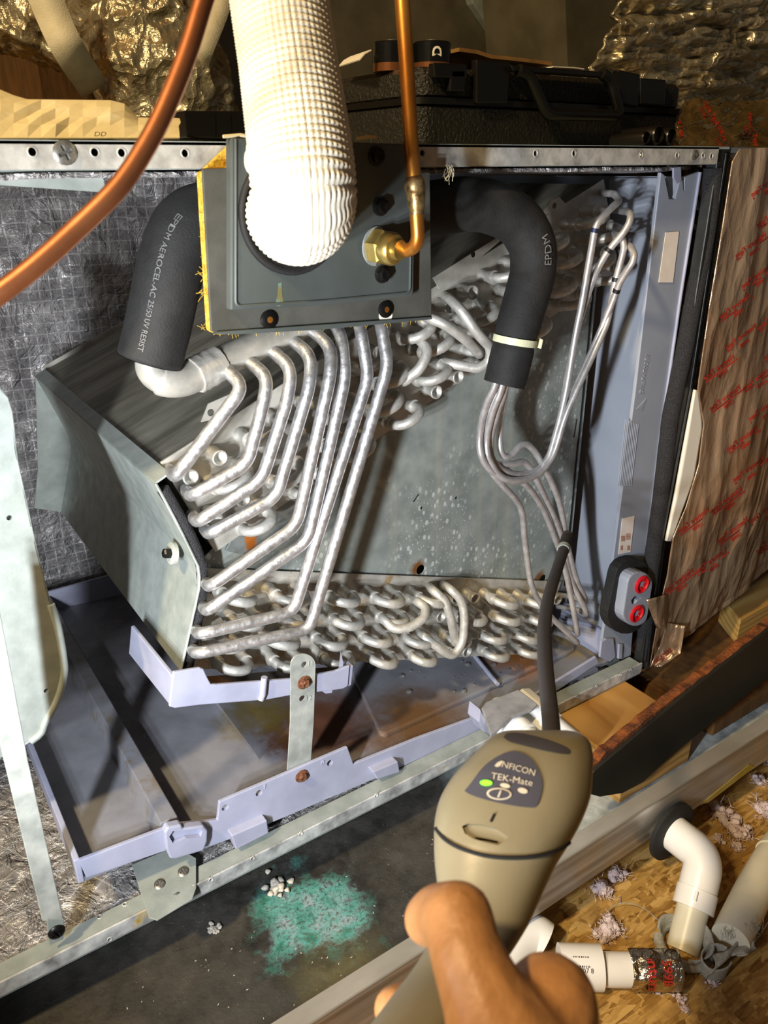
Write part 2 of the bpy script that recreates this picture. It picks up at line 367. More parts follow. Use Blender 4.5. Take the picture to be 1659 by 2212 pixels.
# foil faced insulation, gently uneven
def ins(name, fn, mat, n=(60, 60), th=.008):
    v, f = grid_vf(fn, *n); o = mesh(name, v, f, mat, cab, True); solid(o, th, 0); return o
ins('back_insulation', lambda u, w: Vector((LX + u * (.0 - LX), DY + .006 + .006 * fnz((u * 9, w * 5, 1), 1.3), .0 + w * .555)), M['foil_back'], (90, 50))
ins('floor_insulation', lambda u, w: Vector((LX + u * (-.03 - LX), .020 + w * (DY - .02), .0012 + .0007 * fnz((u * 9, w * 5, 4), 1.3))), M['foil_floor'], (80, 40), .003)
ins('ceiling_insulation', lambda u, w: Vector((LX + u * (-.0 - LX), .027 + w * (DY - .03), .5430 - .0035 * (1 - math.exp(-((LX - u * LX + .27) / .10) ** 2) * .9 - math.exp(-((LX - u * LX + .46) / .08) ** 2) * .9) * math.sin(min(1, w * 6) * 1.57) + .0010 * fnz((u * 14, w * 5, 7), 1.3))), M['foil_floor'], (80, 30), .003)
box('floor_skin', (LX, 0, -.003), (.0, DY + .015, -.0015), M['galv'], cab)
# bottom rail: ledge and front flange
t = NT('bottom_rail_steel'); v = t.coord(); a = t.ramp(t.noise(v, 60, 6), [(.3, col(118, 120, 120)), (.5, col(176, 180, 182)), (.66, col(206, 210, 210))])
y1 = t.ramp(t.noise(v, 16, 5, .7), [(.60, (0, 0, 0)), (.68, (1, 1, 1))]); t.set('Base Color', t.mix(y1, a, col(170, 146, 70)))
t.set('Metallic', .15); t.set('Roughness', .48); t.set('Normal', t.bump(t.noise(v, 200, 4), .2, .001)); M['railb'] = t.m
brail = box('bottom_rail', (LX, -.0012, 0), (.0, .0006, .0125), M['railb'], cab)
bledge = box('bottom_rail_ledge', (LX, .0022, .0090), (.0, .0178, .0105), M['galv'], cab)
box('bottom_rail_lip', (LX, .0166, .0035), (-.03, .0178, .0092), M['galv'], cab)
DR = {'t': [], 'b': [], 'l': []}
def hole(px, py, r=.0032, y=-.0, z=None):
    c = P(px, py, y=y) if z is None else P(px, py, z=z); ax = Vector((0, -1, 0)) if z is None else Vector((0, 0, 1))
    DR['l' if z is not None else ('t' if c.z > .3 else 'b')].append(bore(c, ax, r * .64))
    v, f = lathe_vf([(r * .64, -.0004), (r * .67, .0005), (r * .8, .0004), (r * .95, -.0002)], c, ax, 14)
    mesh('hole_rim', v, f[:-2], M['rail'], cab, True)
for px, py in ((70, 328), (205, 329), (263, 330), (400, 331), (912, 331), (1157, 331), (1240, 331), (1385, 334), (1463, 335), (1519, 336), (1537, 337)): hole(px, py)
def phillips(px, py, r, mat, parent, y=None, z=None, x=None, ax=(0, -1, 0), h=.0016, name='screw'):
    c = P(px, py, y=y) if y is not None else (P(px, py, z=z) if z is not None else P(px, py, x=x)); A = Vector(ax).normalized()
    o = lathe(name, [(r, -.0005), (r, h * .35), (r * .8, h * .8), (r * .4, h), (.0002, h)], c, A, mat, parent, 16)
    u = (Vector((1, 0, .4)) - A * Vector((1, 0, .4)).dot(A)).normalized(); w = A.cross(u); vf = []
    for d, e in ((u, w), (w, u)):
        b = c + A * (h * .30); vf.append(prism_vf([b - d * r * .6 - e * r * .14, b + d * r * .6 - e * r * .14, b + d * r * .6 + e * r * .14, b - d * r * .6 + e * r * .14], A * h))
    drill(o, vf[:1]); drill(o, vf[1:]); return o
phillips(140, 330, .0062, M['screw'], cab, y=-.0002)
phillips(1500, 335, .004, M['screw'], cab, y=-.0002)
for px, py in ((237, 2029), (345, 1955), (420, 1915), (456, 1900), (546, 1854), (650, 1801), (813, 1718), (1245, 1505), (1288, 1483), (1340, 1458), (1362, 1447)): hole(px, py, .0026, y=-.0012)
for px, py in ((215, 1980), (270, 1953)): hole(px, py, .0024, z=.0106)
phillips(383, 1937, .0042, M['screw'], cab, y=-.0013)
drill(trail, DR['t']); drill(brail, DR['b']); drill(bledge, DR['l'])
# tan inner strip fixed under the top rail and the pale angle beneath it
prism('inner_angle', PP([(0, 362), (218, 362), (229, 416), (0, 400)], y=.03), (0, .002, 0), M['galv'], cab)
# right end post, dark frame and foam gasket
prism('end_post', PP([(1556, 318), (1581, 318), (1577, 350), (1500, 845), (1440, 1160), (1404, 1430), (1384, 1448), (1400, 1330), (1463, 900), (1549, 356)], y=.004), (0, .012, 0), M['blackpaint'], cab, .0012)
prism('post_ridge', PP([(1566, 330), (1570, 330), (1492, 845), (1432, 1160), (1396, 1430), (1392, 1430), (1428, 1160), (1488, 845)], y=.004), (0, -.0015, 0), M['blackpaint'], cab, .0005)
gp = catmull([P(1541, 362, y=.0105), P(1527, 500, y=.0105), P(1500, 640, y=.0105), P(1478, 760, y=.0105), P(1449, 900, y=.0105), P(1432, 1040, y=.0105), P(1412, 1180, y=.0105), P(1396, 1330, y=.0105), P(1386, 1436, y=.0105)], 10)
tube('foam_gasket', gp, .0085, M['sponge'], cab, 10, rf=lambda i, k, a: 1 + .08 * nz((i * .3, k * .9, 0)))
box('cavity_shade_board', (-.002, .03, .02), (.014, .034, .535), M['blackpaint'], cab)  # black board added to stand in for the shade in the gap behind the gasket
# ================================================================== GREY SIDE PAN (right)
sp = thing('side_drain_pan', 'tall grey plastic side pan standing at the open end of the coil', 'drain pan', (-.02, .02, .012))
front = PP([(1428, 372), (1436, 378), (1446, 430), (1458, 430), (1470, 385), (1512, 370), (1512, 380), (1470, 640), (1398, 1180), (1370, 1330), (1363, 1416), (1345, 1424), (1297, 1412), (1309, 1330), (1372, 850)], y=.02)
ff0 = prism('front_flange', front, (0, .004, 0), M['greyplastic'], sp, .0008)
edge = fillet(PP([(1512, 372), (1470, 640), (1430, 920), (1399, 1180)], y=.019), .02); tube('rolled_edge', edge, .0018, M['lav'], sp, 8)
xs = -.022
box('side_face', (xs, .024, .020), (xs + .004, .458, .536), M['greyplastic'], sp)
prism('upper_shelf', PP([(1318, 384), (1438, 384), (1442, 392), (1424, 505), (1318, 500)], x=xs - .0005), (-.003, 0, 0), M['greyplastic'], sp, .001)
prism('hook_tab', PP([(1455, 362), (1472, 360), (1473, 392), (1462, 398), (1455, 384)], y=.018), (0, .002, 0), M['lav'], sp, .0008)
drill(ff0, [prism_vf(PP([(1482, 384), (1488, 384), (1487, 412), (1484, 412)], y=.016), (0, .012, 0))])
for a, b, c, d, nm in (((1438, 502), (1467, 500), (1454, 610), (1423, 610), 'top_label'), ((1344, 1120), (1371, 1114), (1362, 1192), (1336, 1198), 'bottom_label')):
    prism(nm, PP([a, b, c, d], y=.0192), (0, .0004, 0), M['label'], sp, .0)
for i, (px, py, w, h) in enumerate(((1357, 1160, 10, 14), (1346, 1164, 9, 12), (1343, 1184, 5, 10), (1358, 1184, 6, 10))):
    v, f = [], []
    for k in range(5): v2, f2 = prism_vf(PP([(px - w / 2, py - h / 2 + k * h / 5), (px + w / 2, py - h / 2 + k * h / 5 - 1), (px + w / 2, py - h / 2 + k * h / 5 + 1), (px - w / 2, py - h / 2 + k * h / 5 + 2)], y=.0191), (0, -.0001, 0)); v, f = join_vf((v, f), (v2, f2))
    mesh('label_print', v, f, M['labelprint'], sp)
for k in range(9): prism('embossed_line', PP([(1352 + k * 3.4, 905 + k * 1.5), (1353 + k * 3.4, 905 + k * 1.5), (1337 + k * 3.4, 1050), (1336 + k * 3.4, 1050)], y=.0194), (0, .0008, 0), M['greyplastic'], sp)
prism('embossed_mark', PP([(1388, 888), (1397, 860), (1374, 884)], y=.0196), (0, .0004, 0), M['greyplastic'], sp)
prism('embossed_mark', PP([(1386, 884), (1393, 866), (1378, 882)], y=.0194), (0, .0004, 0), M['greyplastic'], sp)
def strip_txt(name, s, px0, py0, px1, py1, h, y, mat, parent):
    d = Vector((px1 - px0, py1 - py0)).normalized(); n = Vector((-d.y, d.x)); c = Vector(((px0 + px1) / 2, (py0 + py1) / 2))
    fn = lambda a, b: P(*(c + d * a * h + n * (-b) * h), y=y); o = text_on(name, s, 1.0, fn, mat, parent); solid(o, .0007, 0); return o
strip_txt('embossed_number', 'D 1 6 7 4 7 0 3 5 1', 1386, 850, 1400, 765, 11, .0197, M['greyplastic'], sp)
prism('lower_clip', PP([(1296, 1420), (1300, 1386), (1310, 1380), (1326, 1380), (1330, 1420), (1318, 1430)], y=.017), (0, .003, 0), M['lav'], sp, .0008)
prism('lower_clip', PP([(1338, 1392), (1346, 1392), (1344, 1424), (1336, 1424)], y=.017), (0, .003, 0), M['lav'], sp, .0008)
# ================================================================== DRAIN PORT WITH RED PLUGS
dp = thing('drain_port_block', 'grey oval drain port block with two red plugs at the post', 'drain fitting', tuple(P(1372, 1285, y=.0)))
def oval(cx0, cy0, cx1, cy1, r, n=10):
    a = Vector((cx1 - cx0, cy1 - cy0)); d = a.normalized(); w = Vector((-d.y, d.x)); out = []
    for k in range(n + 1): t = math.pi * k / n; out.append(Vector((cx1, cy1)) + (w * math.cos(t) + d * math.sin(t)) * r)
    for k in range(n + 1): t = math.pi * k / n; out.append(Vector((cx0, cy0)) + (-w * math.cos(t) - d * math.sin(t)) * r)
    return [tuple(p) for p in out]
prism('rubber_surround', PP(oval(1370, 1248, 1352, 1330, 40), y=.008), (0, .012, 0), M['blackfoam'], dp, .001)
fb0 = prism('face_block', PP(oval(1383, 1262, 1373, 1326, 27), y=-.004), (0, .02, 0), M['greyplastic'], dp, .0015)
for px, py in ((1385, 1262), (1374, 1325)):
    c = P(px, py, y=-.004); pl = lathe('red_plug', [(.0105, -.008), (.0105, .002), (.0088, .003), (.0082, .0008), (.0002, .0008)], c, (0, -1, 0), M['red'], dp, 24)
    drill(pl, [bore(c, (0, -1, 0), .0036, -.005, .004, 12)])
    for k in range(3):
        a = k * math.pi / 3 + .2; d = Vector((math.cos(a), 0, math.sin(a))); e = Vector((-d.z, 0, d.x)); b = c + Vector((0, .005, 0))
        drill(pl, [prism_vf([b - d * .0070 - e * .0010, b + d * .0070 - e * .0010, b + d * .0070 + e * .0010, b - d * .0070 + e * .0010], (0, -.009, 0))])
drill(fb0, [prism_vf(PP([(1370, 1300), (1376, 1292), (1386, 1290), (1392, 1296), (1384, 1300), (1378, 1308), (1371, 1308)], y=-.008), (0, .014, 0))])
# ================================================================== MAIN DRAIN PAN
t = NT('drain_pan_plastic'); v = t.coord(); c0 = t.ramp(t.noise(v, 26, 5), [(.35, col(116, 118, 126)), (.65, col(134, 136, 146))])
TI, ZP0 = .066, .050                            # the pan falls gently towards its outlet
def zp(x): return ZP0 - TI * (x + .628)
def Pn(px, py, dz=0.0):
    r = ray(px, py); k = ZP0 - TI * .628 + dz; return CAM + r * ((k - CAM.z - TI * CAM.x) / (r.z + TI * r.x))
def PPn(pts, dz=0.0): return [Pn(a, b, dz) for a, b in pts]
g = lambda px, py, z: tuple(Pn(px, py))
for p, r, cc in ((g(690, 1560, .032), .085, col(92, 50, 16)), (g(620, 1600, .032), .04, col(76, 44, 18)), (g(1105, 1425, .04), .055, col(150, 92, 24)), (g(900, 1560, .034), .08, col(96, 66, 26)), (g(1240, 1390, .04), .05, col(140, 116, 50)), (g(560, 1550, .032), .05, col(110, 96, 50))):
    c0 = t.mix(t.math('MULTIPLY', t.spot(v, p, r, .8, .06, 40), .9), c0, cc)
t.set('Base Color', c0); t.set('Roughness', t.ramp(t.noise(v, 20, 4), [(.4, (.12,) * 3), (.6, (.42,) * 3)])); t.set('Normal', t.bump(t.noise(v, 120, 3), .12, .001)); M['panfloor'] = t.m
pan = thing('coil_drain_pan', 'wide lavender-grey plastic drain pan lying under the coil', 'drain pan', (-.35, .22, .012))
PX0, PX1, PY0, PY1, PZ = -.6285, -.027, .0215, .462, .032
fw = [(170, 1860), (352, 1791), (362, 1783), (470, 1772), (474, 1733), (751, 1614), (764, 1651), (900, 1596), (1040, 1545), (1160, 1498), (1288, 1419), (1294, 1432), (1165, 1518), (1046, 1576), (880, 1652), (765, 1702), (600, 1772), (500, 1812), (430, 1838), (364, 1836), (187, 1897)]
fw0 = prism('front_wall', PP(fw, y=.0185), (0, .0035, 0), M['lav'], pan, .0007)
prism('floor_plate', [(PX0, PY0, zp(PX0) - .004), (-.05, PY0, zp(-.05) - .004), (-.05, .026, zp(-.05) - .004), (PX1, .026, zp(PX1) - .004), (PX1, PY1, zp(PX1) - .004), (PX0, PY1, zp(PX0) - .004)], (0, 0, .004), M['panfloor'], pan)
zl = P(170, 1860, y=.0185).z
box('left_wall', (PX0 - .003, PY0 - .001, .047), (PX0 + .0015, PY1, zl), M['lav'], pan, .0008)
box('back_wall', (PX0, PY1 - .003, .008), (PX1, PY1, zl), M['lav'], pan)
box('right_wall', (PX1 - .0005, .028, .007), (PX1 + .003, PY1, .045), M['lav'], pan)
xd = -.556
prism('divider_rib', [(xd - .012, PY0 + .003, zp(xd)), (xd - .0075, PY0 + .003, .0660), (xd + .0065, PY0 + .003, .0660), (xd + .010, PY0 + .003, zp(xd))], (0, PY1 - PY0 - .008, 0), pm('divider_rib_plastic', col(118, 120, 128), col(104, 92, 74), 70, .5, 0, .2, 200, lo=.5, hi=.75), pan, .001)
v = PPn([(468, 1515), (548, 1622)], .010) + PPn([(560, 1640), (700, 1480), (560, 1440), (452, 1505)], .0004)
mesh('floor_ridge', v, [(0, 1, 2, 3, 4), (0, 4, 5), (0, 5, 2, 1)], M['panfloor'], pan)
prism('raised_plateau', PPn([(700, 1330), (745, 1420), (812, 1566), (818, 1580), (834, 1584), (1225, 1410), (1240, 1400), (1240, 1388), (1195, 1300)], .006), (0, 0, -.007), M['panfloor'], pan, .002)
tube('flow_rib', PPn([(1008, 1395), (1075, 1478)], .008), .0026, M['lav'], pan, 8)
# hook clip and tabs of the front wall
hk = PP([(356, 1800), (362, 1788), (392, 1782), (396, 1790), (440, 1784), (449, 1795), (448, 1818), (440, 1838), (380, 1856), (368, 1856), (360, 1836)], y=.0105)
hk0 = prism('hook_clip', hk, (0, .008, 0), M['lav'], pan, .0015)
drill(hk0, [prism_vf(PP([(368, 1812), (376, 1800), (434, 1794), (440, 1800), (436, 1812), (404, 1816), (376, 1826)], y=.008), (0, .0065, 0))])
prism('wall_foot', PP([(500, 1806), (577, 1772), (581, 1800), (510, 1836)], y=.010), (0, .010, 0), M['lav'], pan, .001)
prism('wall_foot', PP([(806, 1668), (860, 1645), (864, 1668), (815, 1684)], y=.010), (0, .010, 0), M['lav'], pan, .001)
for px, py in ((485, 1742), (558, 1711), (711, 1646)):
    drill(fw0, [bore(P(px, py, y=.020), (0, -1, 0), .0032)])
for s, px, py in (('3', 571, 1700), ('0', 697, 1648)):
    fn = (lambda px, py: lambda a, b: P(px + a * 15 + b * 4, py - b * 15 - a * 6, y=.0183))(px, py); solid(text_on('embossed_digit', s, 1.0, fn, M['lav'], pan), .0007, 0)
# drain outlet bracket on the front wall
br = thing('drain_outlet_bracket', 'grey outlet block of the drain pan holding the two white drain fittings', 'bracket', tuple(P(1100, 1570, y=.01)))
prism('top_plate', PP([(1040, 1528), (1050, 1515), (1120, 1488), (1162, 1520), (1150, 1532), (1105, 1548), (1060, 1590)], z=.062), (0, 0, -.004), pm('bracket_grey', col(122, 124, 128), col(150, 152, 158), 60, .45), br, .0015)
prism('front_plate', PP([(1038, 1532), (1062, 1580), (1064, 1589), (1046, 1582), (1034, 1560)], y=.0), (0, .018, 0), M['lav'], br, .0015)
# ================================================================== small metal parts in the cabinet
st = thing('hanger_strap', 'perforated galvanised strap hanging from the coil tray to the pan wall', 'strap', tuple(P(650, 1660, y=.024)))
arc = [(655 + 27 * math.cos(math.pi * k / 12), 1437 - 25 * math.sin(math.pi * k / 12)) for k in range(13)]
st0 = prism('strap_plate', PP(arc + [(627, 1560), (620, 1675), (671, 1655), (678, 1560)], y=.0235), (0, .0012, 0), M['galv_white'], st, .0003)
for px, py in ((656, 1435), (652, 1508)): drill(st0, [bore(P(px, py, y=.0240), (0, -1, 0), .0028)])
for s, px, py in (('11', 671, 1434), ('12', 666, 1508)):
    fn = (lambda px, py: lambda a, b: P(px + a * 15, py - b * 15, y=.0233))(px, py); solid(text_on('stamped_number', s, 1.0, fn, M['galv_white'], st), .0005, 0)
def hexscrew(name, c, r, mat, label, ax=(0, -1, 0), washer=None, parent=None):
    A = Vector(ax).normalized(); o = lathe(name, [(r * 1.35, -.0012), (r * 1.35, .0004), (r, .0012)], c, A, mat, parent, 18)
    mesh('hex_head', *lathe_vf([(r * .85, .001), (r * .85, .0036), (r * .6, .0042), (.0002, .0036)], c, A, 6), mat, o)
    if label: tag(o, label, 'screw')
    return o
hexscrew('screw', P(657, 1474, y=.0235), .0048, M['rustscrew'], 'rusty screw through the upper end of the hanger strap')
hexscrew('screw', P(652, 1676, y=.0185), .0048, M['rustscrew'], 'rusty screw on the raised tab of the pan front wall')
mp = thing('mounting_plate', 'small galvanised corner plate with two cross-head screws on the bottom rail ledge', 'plate', tuple(P(350, 1940, z=.013)))
prism('plate_sheet', PP([(285, 1870), (322, 1985), (340, 1990), (416, 1944), (424, 1920), (424, 1856), (380, 1830)], z=.0128), (0, 0, .0014), M['galv'], mp, .0004)
for px, py in ((345, 1911), (396, 1884)): phillips(px, py, .0046, M['screw'], mp, z=.0144, ax=(0, -.3, 1))
# brace bar
bb = thing('brace_bar', 'pale flat galvanised brace bar screwed to the bottom rail beside the blower', 'bar', tuple(P(122, 2010, y=.004)))
prism('flat_bar', PP([(-46, 1290), (-6, 1290), (60, 1640), (138, 1990), (92, 1990), (-2, 1600)], y=.004), (0, .0025, 0), M['galv_white'], bb, .0006)
prism('bar_foot', PP([(101, 1985), (139, 1985), (137, 2030), (106, 2043)], y=.0035), (0, .0025, 0), M['galv'], bb, .0006)
phillips(122, 2012, .0062, M['darkscrew'], bb, y=.0038, h=.003)
# blower housing
bl = thing('blower_housing', 'grey galvanised blower housing side with curved hemmed edge', 'blower', (-.68, .1, .02))
out = [(-200, 838), (-2, 838), (38, 1000), (75, 1170), (105, 1290), (124, 1350), (137, 1420), (138, 1460), (124, 1510), (98, 1560), (66, 1602), (-120, 1700)]
pts = catmull([Vector((a, b, 0)) for a, b in out], 5); ptl = [P(p.x, p.y, y=.07) for p in pts]
bs0 = prism('side_sheet', ptl, (0, .003, 0), M['galv'], bl)
hem = [P(p.x, p.y, y=.07) for p in pts if p.y > 1290 and p.x > 60]; tube('hemmed_edge', hem, .0028, M['galv'], bl, 8)
v, f = [], []
n = len(ptl); v = ptl + [p + Vector((0, .10, 0)) for p in ptl]; f = [(i, i + 1, i + 1 + n, i + n) for i in range(n - 1)]
o = mesh('scroll_sheet', v, f, M['galv'], bl, True); solid(o, .0012, 0)
for px, py in ((19, 1117), (99, 1490)): drill(bs0, [bore(P(px, py, y=.0715), (0, -1, 0), .0018)])
# ================================================================== EVAPORATOR COIL
coil = thing('evaporator_coil', 'sloping A-shaped evaporator coil with rows of aluminium return bends', 'coil', (-.3, .25, .1))
YP = .078                                       # plane of the end plates
def bend_mesh(s, r=.0043, lead=.020):
    path = [Vector((-s / 2, YP_L, 0)) for YP_L in (.003, -.004, -lead)]
    for k in range(1, 12): a = math.pi * k / 12; path.append(Vector((-s / 2 * math.cos(a), -lead - s * .52 * math.sin(a), 0)))
    path += [Vector((s / 2, -lead, 0)), Vector((s / 2, -.004, 0)), Vector((s / 2, .003, 0))]
    vf = [tube_vf(path, r, 12, True, up=(0, 0, 1))]
    for sx in (-1, 1): vf.append(lathe_vf([(r * 1.45, -.003), (r * 1.35, .004), (r * 1.12, .006), (r * 1.12, .010), (r * 1.42, .016), (r * 1.42, .0175), (r * 1.15, .0175)], (sx * s / 2, 0, 0), (0, -1, 0), 14))
    v, f = join_vf(*vf); me = bpy.data.meshes.new('return_bend'); me.from_pydata([tuple(a) for a in v], [], f)
    bm = bmesh.new(); bm.from_mesh(me); bmesh.ops.recalc_face_normals(bm, faces=bm.faces); bm.to_mesh(me); bm.free()
    me.polygons.foreach_set('use_smooth', [True] * len(me.polygons)); me.set_sharp_from_angle(angle=math.radians(45)); me.materials.append(M['alu_white']); return me
SP, RS = .0262, .0205
BM = bend_mesh(SP)
stub_v, stub_f = lathe_vf([(.0063, -.003), (.0059, .004), (.0049, .006), (.0049, .010), (.0062, .016), (.0062, .0175), (.0048, .0175), (.0045, .012)], (0, 0, 0), (0, -1, 0), 14)
STUB = bpy.data.meshes.new('tube_collar'); STUB.from_pydata([tuple(a) for a in stub_v], [], stub_f); STUB.materials.append(M['alu_white']); STUB.polygons.foreach_set('use_smooth', [True] * len(STUB.polygons))
PLATES = {}
def slab(name, p0, ang, length, side, skip):
    """p0: (x,z) of the outer left corner of the plate; side +1 = thickness runs down"""
    a = Vector((math.cos(ang), 0, math.sin(ang))); n = Vector((-math.sin(ang), 0, math.cos(ang))) * -1      # n points down
    T = .084; o0 = Vector((p0[0], 0, p0[1]))
    q = [o0, o0 + a * length, o0 + a * length + n * T, o0 + n * T]
    fb = prism(name, [Vector((p.x, YP + .002, p.z)) for p in q], (0, .37, 0), M['fins'], coil)
    ep0 = prism('end_plate', [Vector((p.x, YP, p.z)) for p in [o0 - n * .004 - a * .0, o0 + a * (length + .003) - n * .004, o0 + a * (length + .003) + n * (T + .004), o0 + n * (T + .004)]], (0, .0014, 0), M['plate'] if name == 'upper_slab' else M['plate_stained'], fb)
    prism('end_plate', [Vector((p.x, YP + .374, p.z)) for p in [o0 - n * .004, o0 + a * length - n * .004, o0 + a * length + n * (T + .004), o0 + n * (T + .004)]], (0, .0014, 0), M['plate'], fb)
    for row in range(4):
        off = .011 + (row % 2) * SP / 2; k = 0; d = .0115 + row * RS
        while off + SP < length - .006:
            c = o0 + a * (off + SP / 2) + n * d
            if (row, k) not in skip:
                b = bpy.data.objects.new('return_bend', BM); COL.objects.link(b); b.location = (c.x, YP, c.z); b.rotation_euler = (random.uniform(-.05, .05), -ang + random.uniform(-.06, .06), random.uniform(-.05, .05)); adopt(b, fb)
            else:
                for sx in (-.5, .5):
                    e = c + a * SP * sx; b = bpy.data.objects.new('tube_collar', STUB); COL.objects.link(b); b.location = (e.x, YP, e.z); adopt(b, fb)
            off += SP * 2; k += 1
        if off < length - .008:
            e = o0 + a * off + n * d; b = bpy.data.objects.new('tube_collar', STUB); COL.objects.link(b); b.location = (e.x, YP, e.z); adopt(b, fb)
    PLATES[name] = ep0; return fb, a, n, o0
pu0 = P(352, 1008, y=YP); pu1 = P(1310, 393, y=YP); au = math.atan2(pu1.z - pu0.z, pu1.x - pu0.x)
US, ua, un, u0 = slab('upper_slab', (pu0.x, pu0.z), au, (pu1 - pu0).length - .006, 1, {(0, 0), (2, 0), (3, 4), (0, 5)})
pl0 = P(452, 1238, y=YP); pl1 = P(1200, 1263, y=YP); al = math.atan2(pl1.z - pl0.z, pl1.x - pl0.x)
LS, la, ln, l0 = slab('lower_slab', (pl0.x - .006, pl0.z + .002), al, (pl1 - pl0).length + .012, 1, {(0, 5), (3, 5), (1, 4)})
# fixing tabs on the upper plate with their holes
for pts, hx in (([(434, 912), (450, 872), (500, 850), (530, 850), (470, 905)], (455, 891)), ([(1165, 470), (1190, 432), (1208, 426), (1222, 440), (1210, 452)], (1197, 444)), ([(935, 600), (1082, 508), (1090, 512), (1000, 590), (950, 625)], (1022, 549))):
    o = prism('plate_tab', PP(pts, y=YP - .001), (0, .001, 0), M['plate'], US); drill(o, [bore(P(hx[0], hx[1], y=YP - .0005), (0, -1, 0), .0028)])
for hx, hy in ((455, 891), (1197, 444), (1022, 549), (1000, 690)): drill(PLATES['upper_slab'], [bore(P(hx, hy, y=YP), (0, -1, 0), .0028)])
# delta plate between the two slabs, water spotted
t = NT('spotted_galvanised_sheet'); v = t.coord(); c0 = t.ramp(t.noise(v, 45, 6), [(.35, col(120, 127, 123)), (.65, col(146, 152, 147))])
vs = t.coord((1, 1, .7)); d1 = t.vor(vs, 130, 'F1'); dots = t.ramp(d1, [(.20, (1, 1, 1)), (.30, (0, 0, 0))]); reg = t.ramp(t.noise(v, 9, 3), [(.42, (0, 0, 0)), (.54, (1, 1, 1))])
d2 = t.ramp(t.vor(vs, 300, 'F1'), [(.16, (1, 1, 1)), (.26, (0, 0, 0))]); dots = t.math('MULTIPLY', t.math('MAXIMUM', dots, t.math('MULTIPLY', d2, .8)), reg)
c0 = t.mix(t.math('MULTIPLY', dots, .75), c0, col(196, 200, 196))
stx = t.noise(t.coord((60, 1, 2.2)), 1.0, 3); c0 = t.mix(t.math('MULTIPLY', t.ramp(stx, [(.56, (0, 0, 0)), (.74, (1, 1, 1))]), .38), c0, col(170, 168, 140))
for p in (P(548, 1205, y=YP), P(908, 1230, y=YP), P(1172, 1250, y=YP)):
    c0 = t.mix(t.spot(v, tuple(p), .012, .6, .012, 120), c0, col(112, 70, 24))
t.set('Base Color', c0); t.set('Metallic', .12); t.set('Roughness', t.ramp(t.noise(v, 30, 4), [(.4, (.38,) * 3), (.6, (.6,) * 3)])); t.set('Normal', t.bump(dots, .3, .0006)); M['delta'] = t.m
Tu = u0 + un * .086; Tue = Tu + ua * ((pu1 - pu0).length); Le = l0 + la * ((pl1 - pl0).length + .012)
xr = -.048
zu = Tu.z + math.tan(au) * (xr - Tu.x); zlw = l0.z + math.tan(al) * (xr - l0.x)
dpoly = [Vector((p[0], YP + .004, p[1])) for p in ((l0.x - .012, l0.z), (Tu.x, Tu.z), (xr, zu + .01), (xr, zlw - .01))]
dl0 = prism('delta_plate', dpoly, (0, .0012, 0), M['delta'], coil)
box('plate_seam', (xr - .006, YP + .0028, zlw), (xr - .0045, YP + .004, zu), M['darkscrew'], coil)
# stiffener flange folded at the left of the delta plate, rust streaked
t = NT('rust_streaked_sheet'); v = t.coord(); c0 = t.ramp(t.noise(v, 45, 6), [(.35, col(110, 116, 114)), (.65, col(146, 150, 146))])
pr = P(540, 1145, y=YP); c0 = t.mix(t.spot(t.coord((1, 1, .25)), (pr.x, pr.y, pr.z * .25), .0075, .5, .006, 200), c0, col(168, 96, 30)); t.set('Base Color', c0); t.set('Metallic', .4); t.set('Roughness', .5); M['ruststreak'] = t.m
prism('delta_flange', PP([(487, 1190), (500, 1165), (545, 1130), (700, 1010), (760, 935), (790, 930), (700, 1075), (560, 1180), (520, 1198)], y=YP + .0005), (0, .003, 0), M['ruststreak'], coil, .0006)
for px, py, r_ in ((548, 1205, .0052), (908, 1230, .0052), (1172, 1250, .0052), (985, 1075, .0016), (910, 1097, .0016)): drill(dl0, [bore(P(px, py, y=YP + .0046), (0, -1, 0), r_)])
for a, b in (((893, 1084), (904, 1068)), ((1240, 945), (1246, 905))): tube('scratch', PP([a, b], y=YP + .0036), .0005, M['black'], coil, 5)
# apex cover
y0 = .058; DYC = .385
fe = [(336, 1044), (358, 1084), (395, 1155), (428, 1223), (431, 1245), (430, 1272), (391, 1449)]
fp = PP(fe, y=y0); nn = len(fp)
v = fp + [p + Vector((0, DYC, 0)) for p in fp]
ac = mesh('apex_cover', v, [(i, i + 1, i + 1 + nn, i + nn) for i in range(nn - 1)], M['galv'], coil); solid(ac, .0016, 0)
tp = PP([(336, 1044), (367, 1022)], y=y0); v = [tp[0], tp[1], tp[1] + Vector((0, DYC, 0)), tp[0] + Vector((0, DYC, 0))]
tf = mesh('top_flange', v, [(0, 1, 2, 3)], M['galv'], ac); solid(tf, .0016, 0)
tube('bright_cut_edge', fp, .0011, M['galv_white'], ac, 6)
bk = [p + Vector((0, DYC, 0)) for p in fp]
prism('back_flange', [bk[0], bk[3], bk[5], bk[6], bk[6] + Vector((-.028, 0, .012)), bk[3] + Vector((-.04, 0, -.03)), bk[2] + Vector((-.022, 0, 0))], (0, .0015, 0), M['galv'], ac)
gk = fillet(PP([(352, 1056), (384, 1110), (418, 1172), (436, 1222), (437, 1262), (430, 1320), (404, 1446)], y=y0 + .004), .01)
tube('foam_edge', gk, .0048, M['sponge'], ac, 8, rf=lambda i, k, a: 1 + .12 * nz((i * 1.3, k * 1.9, 0)))
c = P(371, 1195, x=P(405, 1180, y=y0).x - .012 if 0 else P(395, 1190, y=y0).x); ax = (-.95, -.05, .25)
sc = lathe('washer', [(.0092, -.002), (.0092, .0008), (.006, .0014)], c, ax, M['galv_white'], ac, 20)
mesh('hex_head', *lathe_vf([(.0042, .001), (.0042, .006), (.003, .0072), (.0002, .0068)], c, ax, 6), M['darkscrew'], ac)
